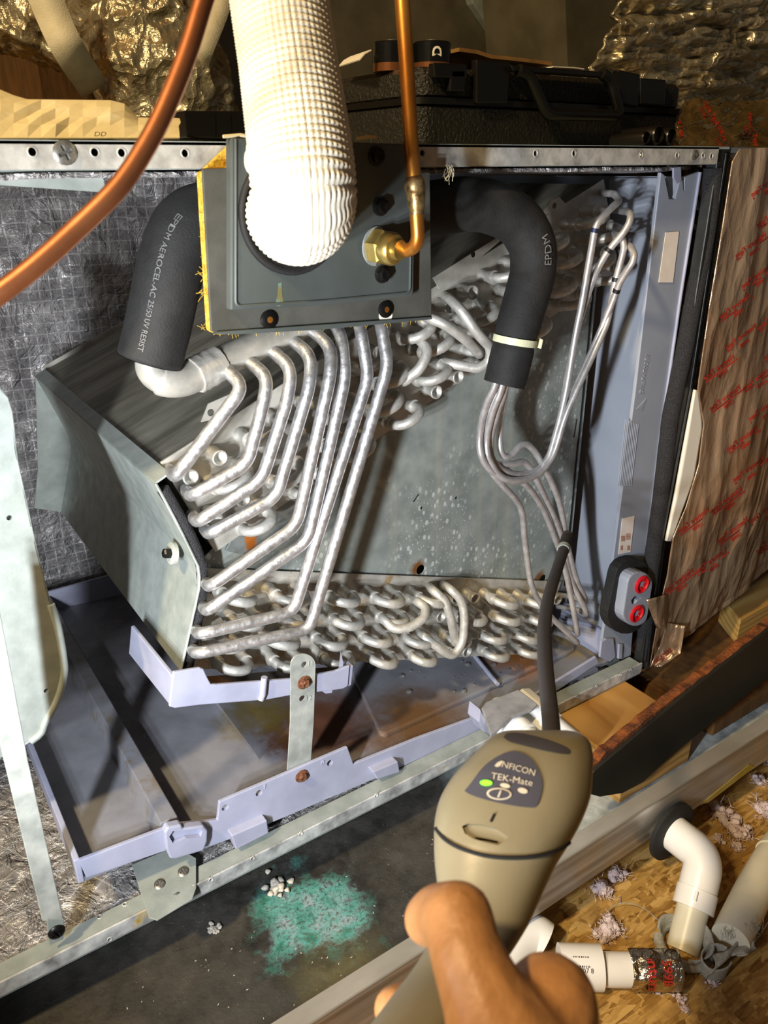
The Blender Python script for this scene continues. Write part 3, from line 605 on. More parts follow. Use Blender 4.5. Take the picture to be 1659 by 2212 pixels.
# suction header, feeders and crossovers
def chain(spec): return [P(a, b, y=c) for a, b, c in spec]
hd = catmull(chain([(336, 722, .0505), (324, 778, .052), (330, 806, .051), (356, 822, .049), (398, 821, .048), (440, 800, .05), (520, 762, .056), (600, 724, .06), (700, 678, .064), (800, 630, .066)]), 8)
tube('suction_header', hd, [.0098] * 22 + [.0112] * (len(hd) - 22), M['plate'], coil, 18)
tube('brazed_sleeve', catmull(chain([(420, 812, .048), (444, 800, .05), (472, 784, .053)]), 5), .0128, M['alu_white'], coil, 14, rf=lambda i, k, a: 1 + .10 * nz((i * .9, k * .8, 3)))
feeds = [
    [(474, 783, .052), (527, 836, .026), (379, 1030, .034), (366, 1014, YP)],
    [(522, 768, .056), (578, 814, .030), (570, 870, .026), (534, 1003, .028), (413, 1072, .036), (400, 1056, YP)],
    [(573, 746, .058), (630, 794, .032), (622, 860, .026), (566, 1036, .028), (427, 1128, .036), (414, 1112, YP)],
    [(620, 726, .060), (672, 768, .034), (670, 830, .026), (597, 1074, .028), (452, 1154, .036), (439, 1138, YP)],
    [(664, 706, .060), (716, 750, .036), (714, 810, .026), (641, 1135, .028), (453, 1268, .036), (440, 1252, YP)],
    [(715, 690, .060), (738, 725, .040), (746, 815, .028), (665, 1168, .028), (447, 1320, .036), (434, 1304, YP)],
    [(765, 660, .060), (779, 712, .040), (796, 815, .028), (634, 1322, .026), (431, 1370, .036), (418, 1354, YP)],
    [(812, 650, .060), (823, 702, .040), (838, 790, .028), (668, 1360, .024), (424, 1412, .034), (411, 1396, YP)]]
for sp_ in feeds: tube('feeder_tube', fillet(chain(sp_), .010, 7), .0049, M['alu'], coil, 14)
cross = [
    [(925, 1266, YP), (938, 1277, .052), (962, 1298, .044), (974, 1335, .040), (984, 1390, .044), (975, 1385, YP)],
    [(955, 1262, YP), (972, 1272, .05), (998, 1296, .044), (1004, 1335, .040), (1000, 1388, .038), (979, 1420, .036), (950, 1402, .040), (914, 1375, .05), (900, 1362, YP)],
    [(815, 1325, YP), (829, 1337, .052), (850, 1360, .042), (885, 1357, .036), (918, 1334, .036), (920, 1312, .044), (902, 1300, .054), (892, 1292, YP)],
    [(960, 640, YP), (975, 648, .05), (1003, 678, .036), (1032, 722, .030), (1060, 750, .030), (1060, 778, .032), (1036, 797, .036), (966, 784, .052), (955, 776, YP)],
    [(905, 676, YP), (925, 686, .044), (960, 699, .034), (1000, 728, .032), (1037, 766, .040), (1025, 755, YP)],
    [(893, 726, YP), (908, 735, .052), (926, 756, .040), (910, 795, .038), (872, 826, .048), (862, 818, YP)]]
for sp_ in cross: tube('crossover_tube', fillet(chain(sp_), .009, 6), .0044, M['alu_white'], coil, 12)
# ================================================================== DISTRIBUTOR CAPILLARIES
caps = [
    [(1075, 780, 0.0060), (1070, 830, 0.0060), (1050, 875, 0.0150), (1037, 935, .024), (1040, 985, .022), (1065, 1020, .020), (1110, 1040, .020), (1150, 1030, .020), (1180, 1000, .020), (1200, 940, .022), (1222, 850, .024), (1242, 731, .024), (1258, 650, .022), (1278, 535, .020), (1290, 484, .018), (1322, 448, .018), (1336, 434, .022), (1327, 420, .032), (1312, 418, .045), (1302, 416, YP)],
    [(1080, 780, 0.0120), (1078, 835, 0.0090), (1058, 890, 0.0170), (1046, 940, .027), (1050, 990, .025), (1076, 1022, .023), (1120, 1030, .023), (1160, 1016, .023), (1190, 975, .024), (1212, 890, .026), (1240, 740, .027), (1274, 623, .024), (1308, 551, .020), (1350, 498, .010), (1362, 470, .010), (1356, 457, .020), (1345, 456, .034), (1318, 452, YP)],
    [(1085, 780, 0.0060), (1084, 835, 0.0060), (1064, 890, 0.0140), (1052, 945, .023), (1056, 990, .021), (1084, 1030, .018), (1126, 1036, .018), (1164, 1022, .018), (1196, 980, .018), (1225, 890, .018), (1290, 747, .016), (1313, 691, .015), (1327, 617, .013), (1346, 545, .010), (1346, 522, .012), (1338, 509, .020), (1326, 503, .040), (1318, 500, YP)],
    [(1092, 780, 0.0120), (1092, 835, 0.0090), (1074, 890, 0.0160), (1060, 950, .026), (1064, 992, .024), (1090, 1018, .022), (1130, 1024, .022), (1170, 1008, .022), (1200, 965, .022), (1235, 860, .022), (1290, 732, .020), (1323, 652, .012), (1340, 608, .006), (1368, 562, -.004), (1365, 538, .004), (1352, 528, .020), (1318, 522, YP)],
    [(1098, 780, 0.0120), (1090, 850, 0.0120), (1080, 920, .032), (1082, 975, .030), (1100, 986, .028), (1128, 960, .028), (1150, 970, .028), (1176, 1012, .028), (1208, 1085, .028), (1226, 1180, .028), (1246, 1255, .026), (1264, 1296, .026), (1240, 1290, .05), (1205, 1285, YP)],
    [(1056, 960, .028), (1062, 1015, .024), (1080, 1042, .022), (1124, 1096, .024), (1134, 1170, .028), (1150, 1268, .030), (1188, 1330, .030), (1246, 1386, .022), (1226, 1376, .05), (1200, 1366, YP)],
    [(1070, 1000, .026), (1128, 1040, .024), (1168, 1090, .026), (1200, 1166, .028), (1222, 1235, .028), (1246, 1360, .020), (1242, 1362, .034), (1205, 1345, YP)],
    [(1075, 1004, .026), (1110, 1002, .024), (1140, 1004, .024), (1176, 1072, .026), (1210, 1152, .028), (1232, 1250, .028), (1266, 1322, .018), (1250, 1318, .04), (1205, 1310, YP)]]
dist = thing('distributor_capillaries', 'thin looped aluminium capillary tubes hanging below the black sleeve', 'tubing', tuple(P(1110, 1035, y=.022)))
for sp_ in caps: tube('capillary_tube', catmull(chain(sp_), 6), .0031, M['capillary'], dist, 10)
for ci, px, py in ((0, 1283, 498), (1, 1312, 545), (2, 1326, 605), (3, 1333, 625)):
    pt = catmull(chain(caps[ci]), 6); k = min(range(len(pt)), key=lambda i: (pt[i] - (CAM + ray(px, py) * ((pt[i] - CAM).dot(ray(px, py)) / ray(px, py).length_squared))).length)
    d = (pt[k + 1] - pt[k - 1]).normalized(); tube('blue_band', [pt[k] - d * .0018, pt[k] + d * .0018], .0034, pm('band_ink', col(24, 30, 70) if ci == 0 else col(16, 16, 20), None, rough=.5), dist, 10)
# ================================================================== BLACK FOAM SLEEVES
rp = catmull(chain([(860, 455, .034), (930, 452, .031), (1000, 442, .026), (1060, 448, .021), (1118, 478, .015), (1149, 530, .010), (1151, 585, .008), (1138, 640, .006), (1118, 711, .005), (1106, 765, .005), (1089, 830, .005)]), 9)
fs = thing('insulated_distributor_line', 'black foam sleeve curving down beside the pipe plate and stamped in grey', 'pipe insulation', tuple(rp[-1]))
sl = tube('foam_sleeve', rp, [.0204 - .003 * (i / len(rp)) - (.0022 * math.exp(-((i - 76) / 2.2) ** 2)) for i in range(len(rp))], M['blackfoam'], fs, 28, rf=lambda i, k, a: 1 + .02 * nz((i * .35, math.cos(a) * 2, math.sin(a) * 2)))
k = 76; d = (rp[k + 1] - rp[k - 1]).normalized()
zt = thing('cable_tie', 'translucent cable tie pulled tight around the curved black foam sleeve', 'cable tie', tuple(rp[k]))
fr = frames(rp); tt, uu, ww = fr[k]
band = [rp[k] + (uu * math.cos(a) + ww * math.sin(a)) * .0174 for a in [2 * math.pi * j / 40 for j in range(41)]]
v, f = [], []
for p in band:
    rd = (p - rp[k]).normalized(); v += [p - tt * .0028 - rd * .001, p + tt * .0028 - rd * .001, p + tt * .0028 + rd * .0008, p - tt * .0028 + rd * .0008]
for i in range(40):
    for j in range(4): f.append((i * 4 + j, i * 4 + (j + 1) % 4, i * 4 + 4 + (j + 1) % 4, i * 4 + 4 + j))
mesh('tie_band', v, f, M['zip'], zt)
cc = P(1162, 740, q=(rp[k] - CAM).dot(ray(829.5, 1106)) - .002); e1 = (P(1170, 742, q=.6) - P(1160, 738, q=.6)).normalized()
prism('tie_head', [cc - e1 * .004 - tt * .004, cc + e1 * .004 - tt * .004, cc + e1 * .004 + tt * .004, cc - e1 * .004 + tt * .004], (cc - CAM).normalized() * .007, M['zip'], zt, .001)
def wrap_print(name, s, path, i0, h, mat, parent, r, side, rev=False):
    """lettering laid along a sleeve, facing the viewer turned by side radians"""
    fr = frames(path); L = [0.0]
    for i in range(1, len(path)): L.append(L[-1] + (path[i] - path[i - 1]).length)
    def fn(a, b):
        sd = L[i0] + (-a if rev else a) * h; j = max(1, min(len(path) - 1, next((q for q in range(len(L)) if L[q] >= sd), len(L) - 1)))
        tt_ = (sd - L[j - 1]) / max(1e-6, L[j] - L[j - 1]); p = path[j - 1].lerp(path[j], tt_); t_ = (path[j] - path[j - 1]).normalized()
        view = (CAM - p); view = (view - t_ * view.dot(t_)).normalized(); lat = t_.cross(view); ang = side + (b * h / r) * (-1 if not rev else 1)
        return p + (view * math.cos(ang) + lat * math.sin(ang)) * (r + .0006)
    return text_on(name, s, 1.0, fn, mat, parent)
wrap_print('sleeve_print', 'EPDM', rp, 47, .0088, M['whiteink'], sl, .0195, -.62, True)
lp = catmull(chain([(520, 460, .05), (455, 466, .048), (405, 490, .046), (378, 545, .046), (362, 610, .047), (345, 690, .05), (324, 778, .052)]), 10)
fl2 = thing('insulated_suction_stub', 'straight black foam sleeve printed along its length on the suction pipe', 'pipe insulation', tuple(lp[-1]))
v, f = tube_vf(lp, .0215, 30, False, rf=lambda i, k, a: 1 + .012 * nz((i * .35, math.cos(a) * 2, math.sin(a) * 2)))
sl2 = mesh('foam_sleeve', v, f, M['blackfoam'], fl2, True); solid(sl2, .0095, -1)
tt, uu, ww = frames(lp)[-1]
vv, ff = [], []
for j in range(40):
    a = 2 * math.pi * j / 40; dd = uu * math.cos(a) + ww * math.sin(a); vv += [lp[-1] + dd * .0105 + tt * .0004, lp[-1] + dd * .0215 + tt * .0004]
ff = [(2 * j, 2 * j + 1, (2 * j + 3) % 80, (2 * j + 2) % 80) for j in range(40)]
mesh('cut_face', vv, ff, M['sponge'], fl2)
wrap_print('sleeve_print', 'EPDM AEROCEL-AC 25/50 UV RESIST', lp, 42, .0051, M['whiteink'], sl2, .0215, .34)
wrap_print('sleeve_print', 'EPDM', lp, 12, .0062, M['whiteink'], sl2, .0215, .1)
# ================================================================== COIL TRAY (left)
tr = thing('coil_corner_tray', 'lavender-grey plastic corner tray under the apex cover', 'tray', tuple(P(380, 1520, y=.03)))
fr_ = [(375, 1452), (432, 1443), (440, 1446), (447, 1462), (456, 1478), (470, 1479), (640, 1466), (725, 1450), (756, 1438), (752, 1482), (742, 1488), (715, 1492), (640, 1500), (575, 1512), (432, 1523), (378, 1530), (366, 1527), (369, 1500)]
prism('front_wall', PP(fr_, y=.0265), (0, .003, 0), M['lav'], tr, .0008)
A, B = P(371, 1460, y=.028), P(369, 1527, y=.028)
xl = A.x; zb = B.z
c1 = P(283, 1352, x=xl - .002); c2 = P(278, 1412, x=xl - .002)
sw = [A, Vector((xl - .002, c1.y, c1.z)), Vector((xl - .002, c2.y, c2.z)), B]
v, f = prism_vf(sw, (.003, 0, 0)); o = mesh('side_wall', v, f, M['lav'], tr); bev(o, .0008)
D1, D2 = P(752, 1482, y=.028), P(756, 1440, y=.028)
v, f = prism_vf([B + Vector((.008, 0, 0)), D1, Vector((D1.x, .055, D1.z + .002)), Vector((xl + .008, .055, zb + .002))], (0, 0, .003)); mesh('tray_floor', v, f, pm('rusty_tray_floor', col(70, 46, 24), col(46, 36, 28), 40, .35), tr)
v, f = prism_vf([D1, D2, Vector((D2.x, .037, D2.z)), Vector((D1.x, .037, D1.z))], (.003, 0, 0)); mesh('end_wall', v, f, M['lav'], tr)
v, f = prism_vf([P(737, 1410, y=.030), P(741, 1430, y=.030), P(741, 1446, y=.03), P(732, 1450, y=.03)], (.002, .004, 0)); mesh('fin_rib', v, f, M['lav'], tr)
tube('moulded_rib', PP([(571, 1463), (568, 1500), (563, 1512)], y=.0255), .0028, M['lav'], tr, 8)
prism('drip_tip', PP([(690, 1490), (720, 1486), (718, 1497), (704, 1499)], y=.0268), (0, .004, 0), M['lav'], tr, .0006)
# water drops on the plateau
for k in range(34):
    px, py = random.uniform(860, 1130), random.uniform(1405, 1500)
    if py > 1588 - (px - 822) * .44: continue
    p = Pn(px, py, .006); r = random.choice([.001, .0015, .002, .0035])
    v, f = lathe_vf([(r, 0), (r * .9, r * .35), (r * .5, r * .55), (.0001, r * .6)], p, (0, 0, 1), 10)
    o = mesh('water_drop', v, f, M.setdefault('water', (lambda t: (t.set('Base Color', (.8, .8, .8, 1)), t.set('Roughness', .03), t.set('Transmission Weight', .9), t.set('IOR', 1.33), t.m)[-1])(NT('water'))), None, True)
    tag(o, 'clear water droplet on the raised floor of the drain pan', 'droplet', 'water droplets on the pan floor')
# ================================================================== PIPE PLATE
YB = -.022                                      # front of the raised plate
pp = thing('pipe_cover_plate', 'dark grey stepped pipe plate with yellow fibreglass edges on the cabinet front', 'panel', tuple(P(690, 690, y=-.01)))
back = [(437, 365), (495, 362), (500, 300), (905, 316), (910, 372), (929, 372), (933, 686), (470, 719), (456, 716)]
rp0 = prism('rear_plate', PP(back, y=YB + .006), (0, .002, 0), M['darkpaint2'], pp, .0006)
fg0 = prism('fibreglass_backing', PP([(440, 370), (502, 366), (502, 312), (900, 322), (905, 376), (926, 376), (930, 690), (700, 707), (474, 724), (460, 720)], y=YB + .0085), (0, .0128, 0), M['fibre'], pp, .002)
fp_ = prism('raised_plate', PP([(499, 298), (899, 312), (894, 640), (700, 660), (498, 671)], y=YB), (0, .008, 0), M['darkpaint'], pp, .0012)
tube('folded_edge', fillet(PP([(509, 300), (509, 662), (700, 650), (885, 632), (890, 330)], y=YB - .0002), .004), .0010, M['darkpaint'], fp_, 6)
prism('bottom_lip', PP([(462, 722), (470, 717), (934, 684), (934, 690), (700, 712), (520, 722)], y=YB + .004), (0, .004, 0), M['darkpaint'], pp, .0005)
prism('fibre_corner', PP([(440, 364), (470, 336), (499, 309), (499, 364)], y=-.004), (0, .003, 0), M['fibre'], pp, .0006)
hc = P(632, 463, y=YB)
for o_ in (fp_, rp0, fg0): drill(o_, [bore(hc, (0, -1, 0), .0325, -.03, .006, 40)])
mesh('hole_grommet', *lathe_vf([(.0315, .0006), (.0325, .0024), (.0345, .0024), (.0355, 0)], hc, (0, -1, 0), 40), M['blackfoam'], pp, True)
t = NT('verdigris_drip'); v = t.coord(); t.set('Base Color', t.ramp(t.noise(v, 200, 4), [(.4, col(96, 92, 52)), (.6, col(84, 120, 112))])); t.set('Roughness', .8)
prism('corrosion_drip', PP([(602, 612), (608, 610), (610, 640), (614, 656), (604, 662), (594, 660), (600, 640)], y=YB - .0002), (0, .0004, 0), t.m, fp_)
def blackscrew(px, py, y, r=.0048):
    c = P(px, py, y=y); o = lathe('screw', [(r * 1.2, -.001), (r * 1.2, .0006), (r, .0012), (r, .0044), (r * .7, .0052), (.0002, .0046)], c, (0, -1, 0), M['darkscrew'], pp, 6)
    mesh('washer', *lathe_vf([(r * 1.25, -.0004), (r * 1.25, .0007), (.0002, .0007)], c, (0, -1, 0), 16), M['blackpaint'], o); return o
for px, py in ((812, 337), (821, 446), (825, 592)): blackscrew(px, py, YB)
for px, py, m in ((580, 690, 'darkscrew'), (832, 668, 'darkscrew')):
    c = P(px, py, y=YB + .006); o = lathe('rivet', [(.0058, -.0004), (.0058, .0012), (.0036, .0024), (.0022, .0024), (.0022, .001)], c, (0, -1, 0), M[m], pp, 18)
    mesh('rivet_core', *lathe_vf([(.0021, .0005), (.0021, .0021), (.0002, .0023)], c, (0, -1, 0), 10), M['copper_old'], o)
c = P(832, 680, y=YB + .0065); mesh('pale_washer', *lathe_vf([(.0056, -.0005), (.0056, .0008), (.0002, .0008)], c, (0, -1, 0), 18), M['paper'], pp)
# stray fibres of the backing
vf = []
for k in range(90):
    e = random.random()
    if e < .45: a, b = P(438 + 20 * random.random() ** 2, random.uniform(370, 715), y=YB + .012), None; d = Vector((-random.uniform(.001, .005), random.uniform(-.003, .003), random.uniform(-.004, .004)))
    else: px = random.uniform(470, 925); a = P(px, 719 - (px - 470) * .072, y=YB + .01); d = Vector((random.uniform(-.003, .003), random.uniform(-.002, .004), -random.uniform(.001, .005)))
    vf.append(tube_vf([a, a + d * .5 + Vector((0, 0, .0004)), a + d], .00018, 4))
o = mesh('loose_fibres', *join_vf(*vf), M['fibre'], pp); o['kind'] = 'stuff'
# ================================================================== WHITE SUCTION HOSE
hp0 = catmull([P(622, 470, y=YB + .03), P(632, 466, y=YB - .006), P(646, 462, y=YB - .034), P(655, 446, y=YB - .052), P(656, 408, y=YB - .058), P(648, 320, y=YB - .052), P(632, 200, y=YB - .040), P(612, 60, y=YB - .026), P(596, -60, y=YB - .014), P(584, -150, y=YB - .006)], 40)
# resample evenly
L = [0.0]
for i in range(1, len(hp0)): L.append(L[-1] + (hp0[i] - hp0[i - 1]).length)
step = .00075; hp = []; j = 1
for k in range(int(L[-1] / step)):
    s_ = k * step
    while L[j] < s_: j += 1
    hp.append(hp0[j - 1].lerp(hp0[j], (s_ - L[j - 1]) / (L[j] - L[j - 1])))
PIT = .0034
def hose_r(i, k, a):
    u = abs(math.sin(math.pi * i * step / PIT)); w = abs(math.sin(26 * a)); return .93 + .07 * (u ** .8) * (.3 + .7 * w ** .8) + .012 * nz((i * .02, math.cos(a) * 1.5, math.sin(a) * 1.5))
hz = thing('suction_hose', 'thick white ribbed insulation hose bending into the dark plate', 'hose', tuple(hp[0]))
rr = [.0282 if i * step < .1 else max(.0262, .0282 - (i * step - .1) * .03) for i in range(len(hp))]
tube('ribbed_sleeve', hp, rr, M['hose'], hz, 192, True, rf=hose_r)
for px, py in ((556, 322), (552, 342)):
    a = P(px, py, q=.425); vf = [tube_vf(catmull([a + Vector((0, 0, .004)), a + Vector((-.004, -.001, .002)), a + Vector((-.0035, 0, -.005)), a + Vector((.003, -.002, -.007))], 5), .0026, 8)]; mesh('torn_seam', *join_vf(*vf), M['hose'], hz, True)
# ================================================================== COPPER LINES
cl = thing('copper_liquid_line', 'tarnished copper pipe dropping to a brass nut on the dark plate', 'pipe', tuple(P(815, 528, y=YB)))
cp = fillet([P(862, -120, y=-.035), P(868, -10, y=-.040), P(880, 160, y=-.046), P(889, 330, y=-.050), P(897, 420, y=-.052), P(904, 530, y=-.052), P(868, 546, y=-.036), P(806, 534, y=YB + .002)], .018, 8)
tube('copper_tube', cp, .0044, M['copper_old'], cl, 18)
tube('brazed_bulge', catmull([P(893, 382, y=-.051), P(896, 402, y=-.052), P(898, 420, y=-.052), P(899, 440, y=-.052), P(900, 462, y=-.052)], 6), [.0047, .0052, .0058, .0064, .0066, .0066, .0066, .0066, .0065, .0062, .0060, .0060, .0061, .0061, .0059, .0057, .0055, .0056, .0055, .0054, .0052, .005, .0048, .0047, .0046], M['braze'], cl, 16)
nc = P(812, 532, y=YB); ax = (P(868, 546, y=-.036) - P(806, 534, y=YB)).normalized() * .3 + Vector((0, -1, 0)) * .7
mesh('hex_nut', *lathe_vf([(.0112, 0), (.0116, .0012), (.0116, .0085), (.0104, .0098), (.0002, .0098)], nc, ax, 6), M['brass'], cl)
lathe('nut_collar', [(.0098, .009), (.0104, .0105), (.0104, .0155), (.0090, .0175), (.0062, .018), (.0062, .022), (.0002, .022)], nc, ax, M['brass'], cl, 22)
lathe('seal_washer', [(.0124, -.0004), (.0124, .0006), (.0002, .0006)], nc, ax, M['galv_white'], cl, 22)
fc = catmull([P(462, -60, q=.30), P(440, 0, q=.30), P(408, 105, q=.298), P(370, 205, q=.295), P(325, 300, q=.292), P(258, 402, q=.288), P(160, 500, q=.284), P(70, 580, q=.28), P(-30, 655, q=.276), P(-140, 730, q=.272)], 10)
o = tube('copper_refrigerant_line', fc, .0038, M['copper'], None, 20); tag(o, 'bright copper tube crossing in front of the cabinet at an angle', 'pipe')
# ================================================================== THINGS ON TOP OF THE CABINET
ZT = H + .0005
cs = thing('instrument_case', 'black open plastic instrument case with carry handle on top of the cabinet', 'case', tuple(P(900, 304, y=.12)))
YC = .12; c0 = P(903, 300, y=YC); xA = c0.x; xB = P(1472, 300, y=YC).x; zT = P(903, 140, y=YC).z; zS = P(903, 218, y=YC).z
YD = P(640, 300, x=xA).y
def rbox(name, x0, x1, y0, y1, z0, z1, r, mat, parent, taper=0.0, n=5):
    def ring(t):
        o = []
        for cx_, cy_, a0 in ((x1 - r, y1 - r, 0), (x0 + r, y1 - r, 90), (x0 + r, y0 + r, 180), (x1 - r, y0 + r, 270)):
            for k in range(n + 1): a = math.radians(a0 + 90 * k / n); o.append(((cx_ + (r - t) * math.cos(a)), (cy_ + (r - t) * math.sin(a))))
        return o
    b = .004; lv = [(b + taper, z0), (taper, z0 + b), (0, z1 - b), (b, z1)]; V = []; m = 4 * (n + 1)
    for t_, z in lv: V += [Vector((a, c, z)) for a, c in ring(t_)]
    Fc = [tuple(range(m - 1, -1, -1)), tuple(3 * m + k for k in range(m))] + [(i * m + k, i * m + (k + 1) % m, (i + 1) * m + (k + 1) % m, (i + 1) * m + k) for i in range(3) for k in range(m)]
    o = mesh(name, V, Fc, mat, parent, True); o.data.set_sharp_from_angle(angle=math.radians(35)); return o
rbox('lower_shell', xA, xB, YC, YD, ZT, zS, .016, M['blackcase'], cs, .004)
rbox('upper_shell', xA + .002, xB - .002, YC + .002, YD - .002, zS + .0012, zT, .015, M['blackcase'], cs, .0)
rbox('seam_band', xA - .0015, xB + .0015, YC - .0015, YD, zS - .0008, zS + .0022, .016, M['blacksmooth'], cs)
yf = YC - .002
for pl_ in ([(937, 135), (1010, 138), (1010, 170), (940, 168)], [(975, 150), (1006, 150), (1006, 198), (972, 198)], [(1030, 128), (1105, 134), (1098, 224), (1030, 224)], [(1336, 150), (1384, 160), (1380, 232), (1342, 226)], [(1384, 168), (1440, 172), (1436, 230), (1384, 226)]):
    prism('latch_block', PP(pl_, y=yf - .004), (0, .008, 0), M['blacksmooth'], cs, .0015)
hnd = fillet(PP([(1120, 152), (1142, 160), (1180, 246), (1340, 250), (1318, 172), (1300, 158)], y=yf - .009), .009, 6)
tube('carry_handle', hnd, .0052, M['blacksmooth'], cs, 12)
prism('handle_bridge', PP([(1104, 140), (1320, 156), (1318, 168), (1110, 154)], y=yf - .010), (0, .010, 0), M['blacksmooth'], cs, .0012)
def battery(px, py, dy, h, name, lab, letter=True):
    c = P(px, py, y=YC + dy); c.z = zT; r = P(px + 41, py, y=YC + dy).x - P(px, py, y=YC + dy).x; r = .0165
    b = thing(name, lab, 'battery', tuple(c))
    ztop = P(px, 92, y=YC + dy).z; hh = ztop - c.z
    lathe('battery_body', [(r, hh * .28), (r, hh - .001), (r - .001, hh), (.0002, hh)], c, (0, 0, 1), M['battery'], b, 32)
    lathe('copper_band', [(r * .998, 0), (r * .998, hh * .29)], c, (0, 0, 1), M['batterycopper'], b, 32)
    lathe('terminal', [(.005, hh), (.005, hh + .002), (.0002, hh + .002)], c, (0, 0, 1), M['batterymetal'], b, 16)
    if letter:
        vd = (CAM - c); vd.z = 0; vd.normalize(); lt = Vector((0, 0, 1)).cross(vd)
        def fn(a, d): 
            ang = .30 - d * .011 / r; return c + (vd * math.cos(ang) + lt * math.sin(ang)) * (r + .0002) + Vector((0, 0, hh * .62 + a * .011))
        text_on('letter_print', 'D', 1.0, lambda a, d: fn(a, d), M['paper'], b, .03)
    return b
battery(933, 100, .035, .03, 'd_cell_battery', 'black D cell battery with a white letter standing in the case')
battery(846, 100, .058, .03, 'd_cell_battery', 'black D cell battery half hidden behind the copper pipe', False)
def leaf(name, pts, y0, y1, mat, thick=.0012, lab='', cat=''):
    v = [P(a, b, y=y0) for a, b in pts] + [P(a, b, y=y0) + Vector((.01, y1 - y0, 0)) for a, b in pts]; n = len(pts)
    o = mesh(name, v, [(i, i + 1, i + 1 + n, i + n) for i in range(n - 1)], mat); solid(o, thick, 0); tag(o, lab, cat); return o
leaf('instruction_booklet', [(992, 107), (1030, 112), (1060, 122), (1110, 127), (1192, 137)], YC + .03, YC + .12, M['brown_paper'], .003, 'folded brown booklet lying in the open instrument case', 'booklet')
leaf('paper_sheet', [(1195, 144), (1240, 146), (1262, 149)], YC + .02, YC + .08, M['paper'], .001, 'white paper edge showing over the rim of the instrument case', 'paper')
leaf('paper_slip', [(776, 130), (788, 116), (802, 108)], YC + .05, YC + .10, M['paper'], .001, 'white paper slips fanned behind the batteries in the case', 'paper')
o = thing('small_black_box', 'small black glossy box on the cabinet top beside the white hose', 'box', tuple(P(470, 298, y=.05)))
prism('box_body', PP([(396, 239), (404, 297), (570, 304), (570, 246), (530, 240)], y=.05), (0, .07, 0), M['blacksmooth'], o, .001)
for px in (462, 496): prism('box_seam', PP([(px, 243), (px + 2, 243), (px + 3, 297), (px + 1, 297)], y=.0495), (0, .001, 0), M['blacksmooth'], o)
for k, (px, r) in enumerate(((1362, .0058), (1388, .0082), (1416, .0074))):
    c = P(px, 302, y=.06); c.z = ZT + r + .0010; o = lathe('black_cable_end', [(r, -.02), (r, .016), (r * .85, .018), (r * .8, .014), (.0002, .014)], c, (0, -1, .05), M['blacksmooth'], None, 20)
    tag(o, ['thin black round connector tucked under the case corner', 'slotted black round connector under the case corner', 'plain black round plug beside the gold foil'][k], 'connector')
# kraft sheet along the top left
def sheet(name, fn, nu, nv, mat, thick, parent=None, sm=True):
    v, f = grid_vf(fn, nu, nv); o = mesh(name, v, f, mat, parent, sm); solid(o, thick, 0); return o
top = [(-60, 180), (0, 195), (50, 216), (250, 218), (285, 232), (300, 258), (345, 254), (398, 258), (402, 275)]
def ktop(u):
    x = -60 + u * 448
    for (a, b), (c, d) in zip(top, top[1:]):
        if x <= c: return b + (d - b) * (x - a) / (c - a)
    return top[-1][1]
def kf(u, w):
    px = -60 + u * 448; y_ = .012 + w * .034; py = 299 + (ktop(u) - 299) * w ** .8; e = math.sin(math.pi * w)
    p = P(px, py, y=y_); return p + Vector((0, 0.005 * nz((u * 13.7, w * 5.3, 2)) * e, .003 * nz((u * 11.1, w * 5.7, 6)) * e))
o = sheet('kraft_paper_sheet', kf, 15, 4, M['kraft'], .0008, None, False); tag(o, 'creased yellowish waxed paper sheet along the cabinet top', 'paper')
text_on('pen_mark', 'DD', 1.0, lambda a, b: P(217 + a * 18 + b * 3, 290 - b * 14, y=.010), M['black'], o)
# wood splinter and lint on the rail
for pts, r, lab in (([(770, 300), (795, 296), (812, 298)], .0012, 'pale wood splinter lying on top of the dark plate'), ([(482, 295), (520, 292), (545, 297)], .0010, 'pale paper scrap lying over the plate corner')):
    o = tube('wood_splinter', PP(pts, y=-.02), r, M['kraft'], None, 5); tag(o, lab, 'splinter')
vf = []
for k in range(12):
    px = random.uniform(962, 976); a = P(px, random.uniform(356, 366), y=-.002); vf.append(tube_vf(catmull([a, a + Vector((random.uniform(-.003, .003), -.001, -.004)), a + Vector((random.uniform(-.006, .003), -.001, -random.uniform(.005, .011)))], 3), .00013, 4))
o = mesh('insulation_tuft', *join_vf(*vf), M['kraft']); tag(o, 'wispy tan fibre tuft hanging from the top rail', 'fibres', kind='stuff')
# ================================================================== DUCTS BEHIND
def foilduct(name, path, r, mat, lab, amp=.12, seg=72, n=22, fs=3.0):
    p = catmull(path, n); sd = hash(name) % 7 * 0 + len(lab)
    o = tube(name, p, r, mat, None, seg, True, rf=lambda i, k, a: 1 + amp * fnz((i * .12 + sd, math.cos(a) * fs, math.sin(a) * fs), 1.0, 5) + amp * .5 * abs(nz((i * .30, a * 1.1 + sd, 3))))
    tag(o, lab, 'duct'); return o
foilduct('foil_flex_duct', [P(255, -260, y=.75), P(275, -80, y=.72), P(318, 80, y=.70), P(368, 220, y=.70), P(400, 320, y=.72)], [.088] * 60 + [.086] * 60, M['poly'], 'crumpled foil flex duct bound with a white strap behind the cabinet')
foilduct('foil_branch_duct', [P(-220, -90, y=.95), P(-60, -20, y=.92), P(60, 20, y=.88), P(190, 60, y=.84)], .062, M['poly'], 'thin foil wrapped branch duct meeting the strapped flex duct')
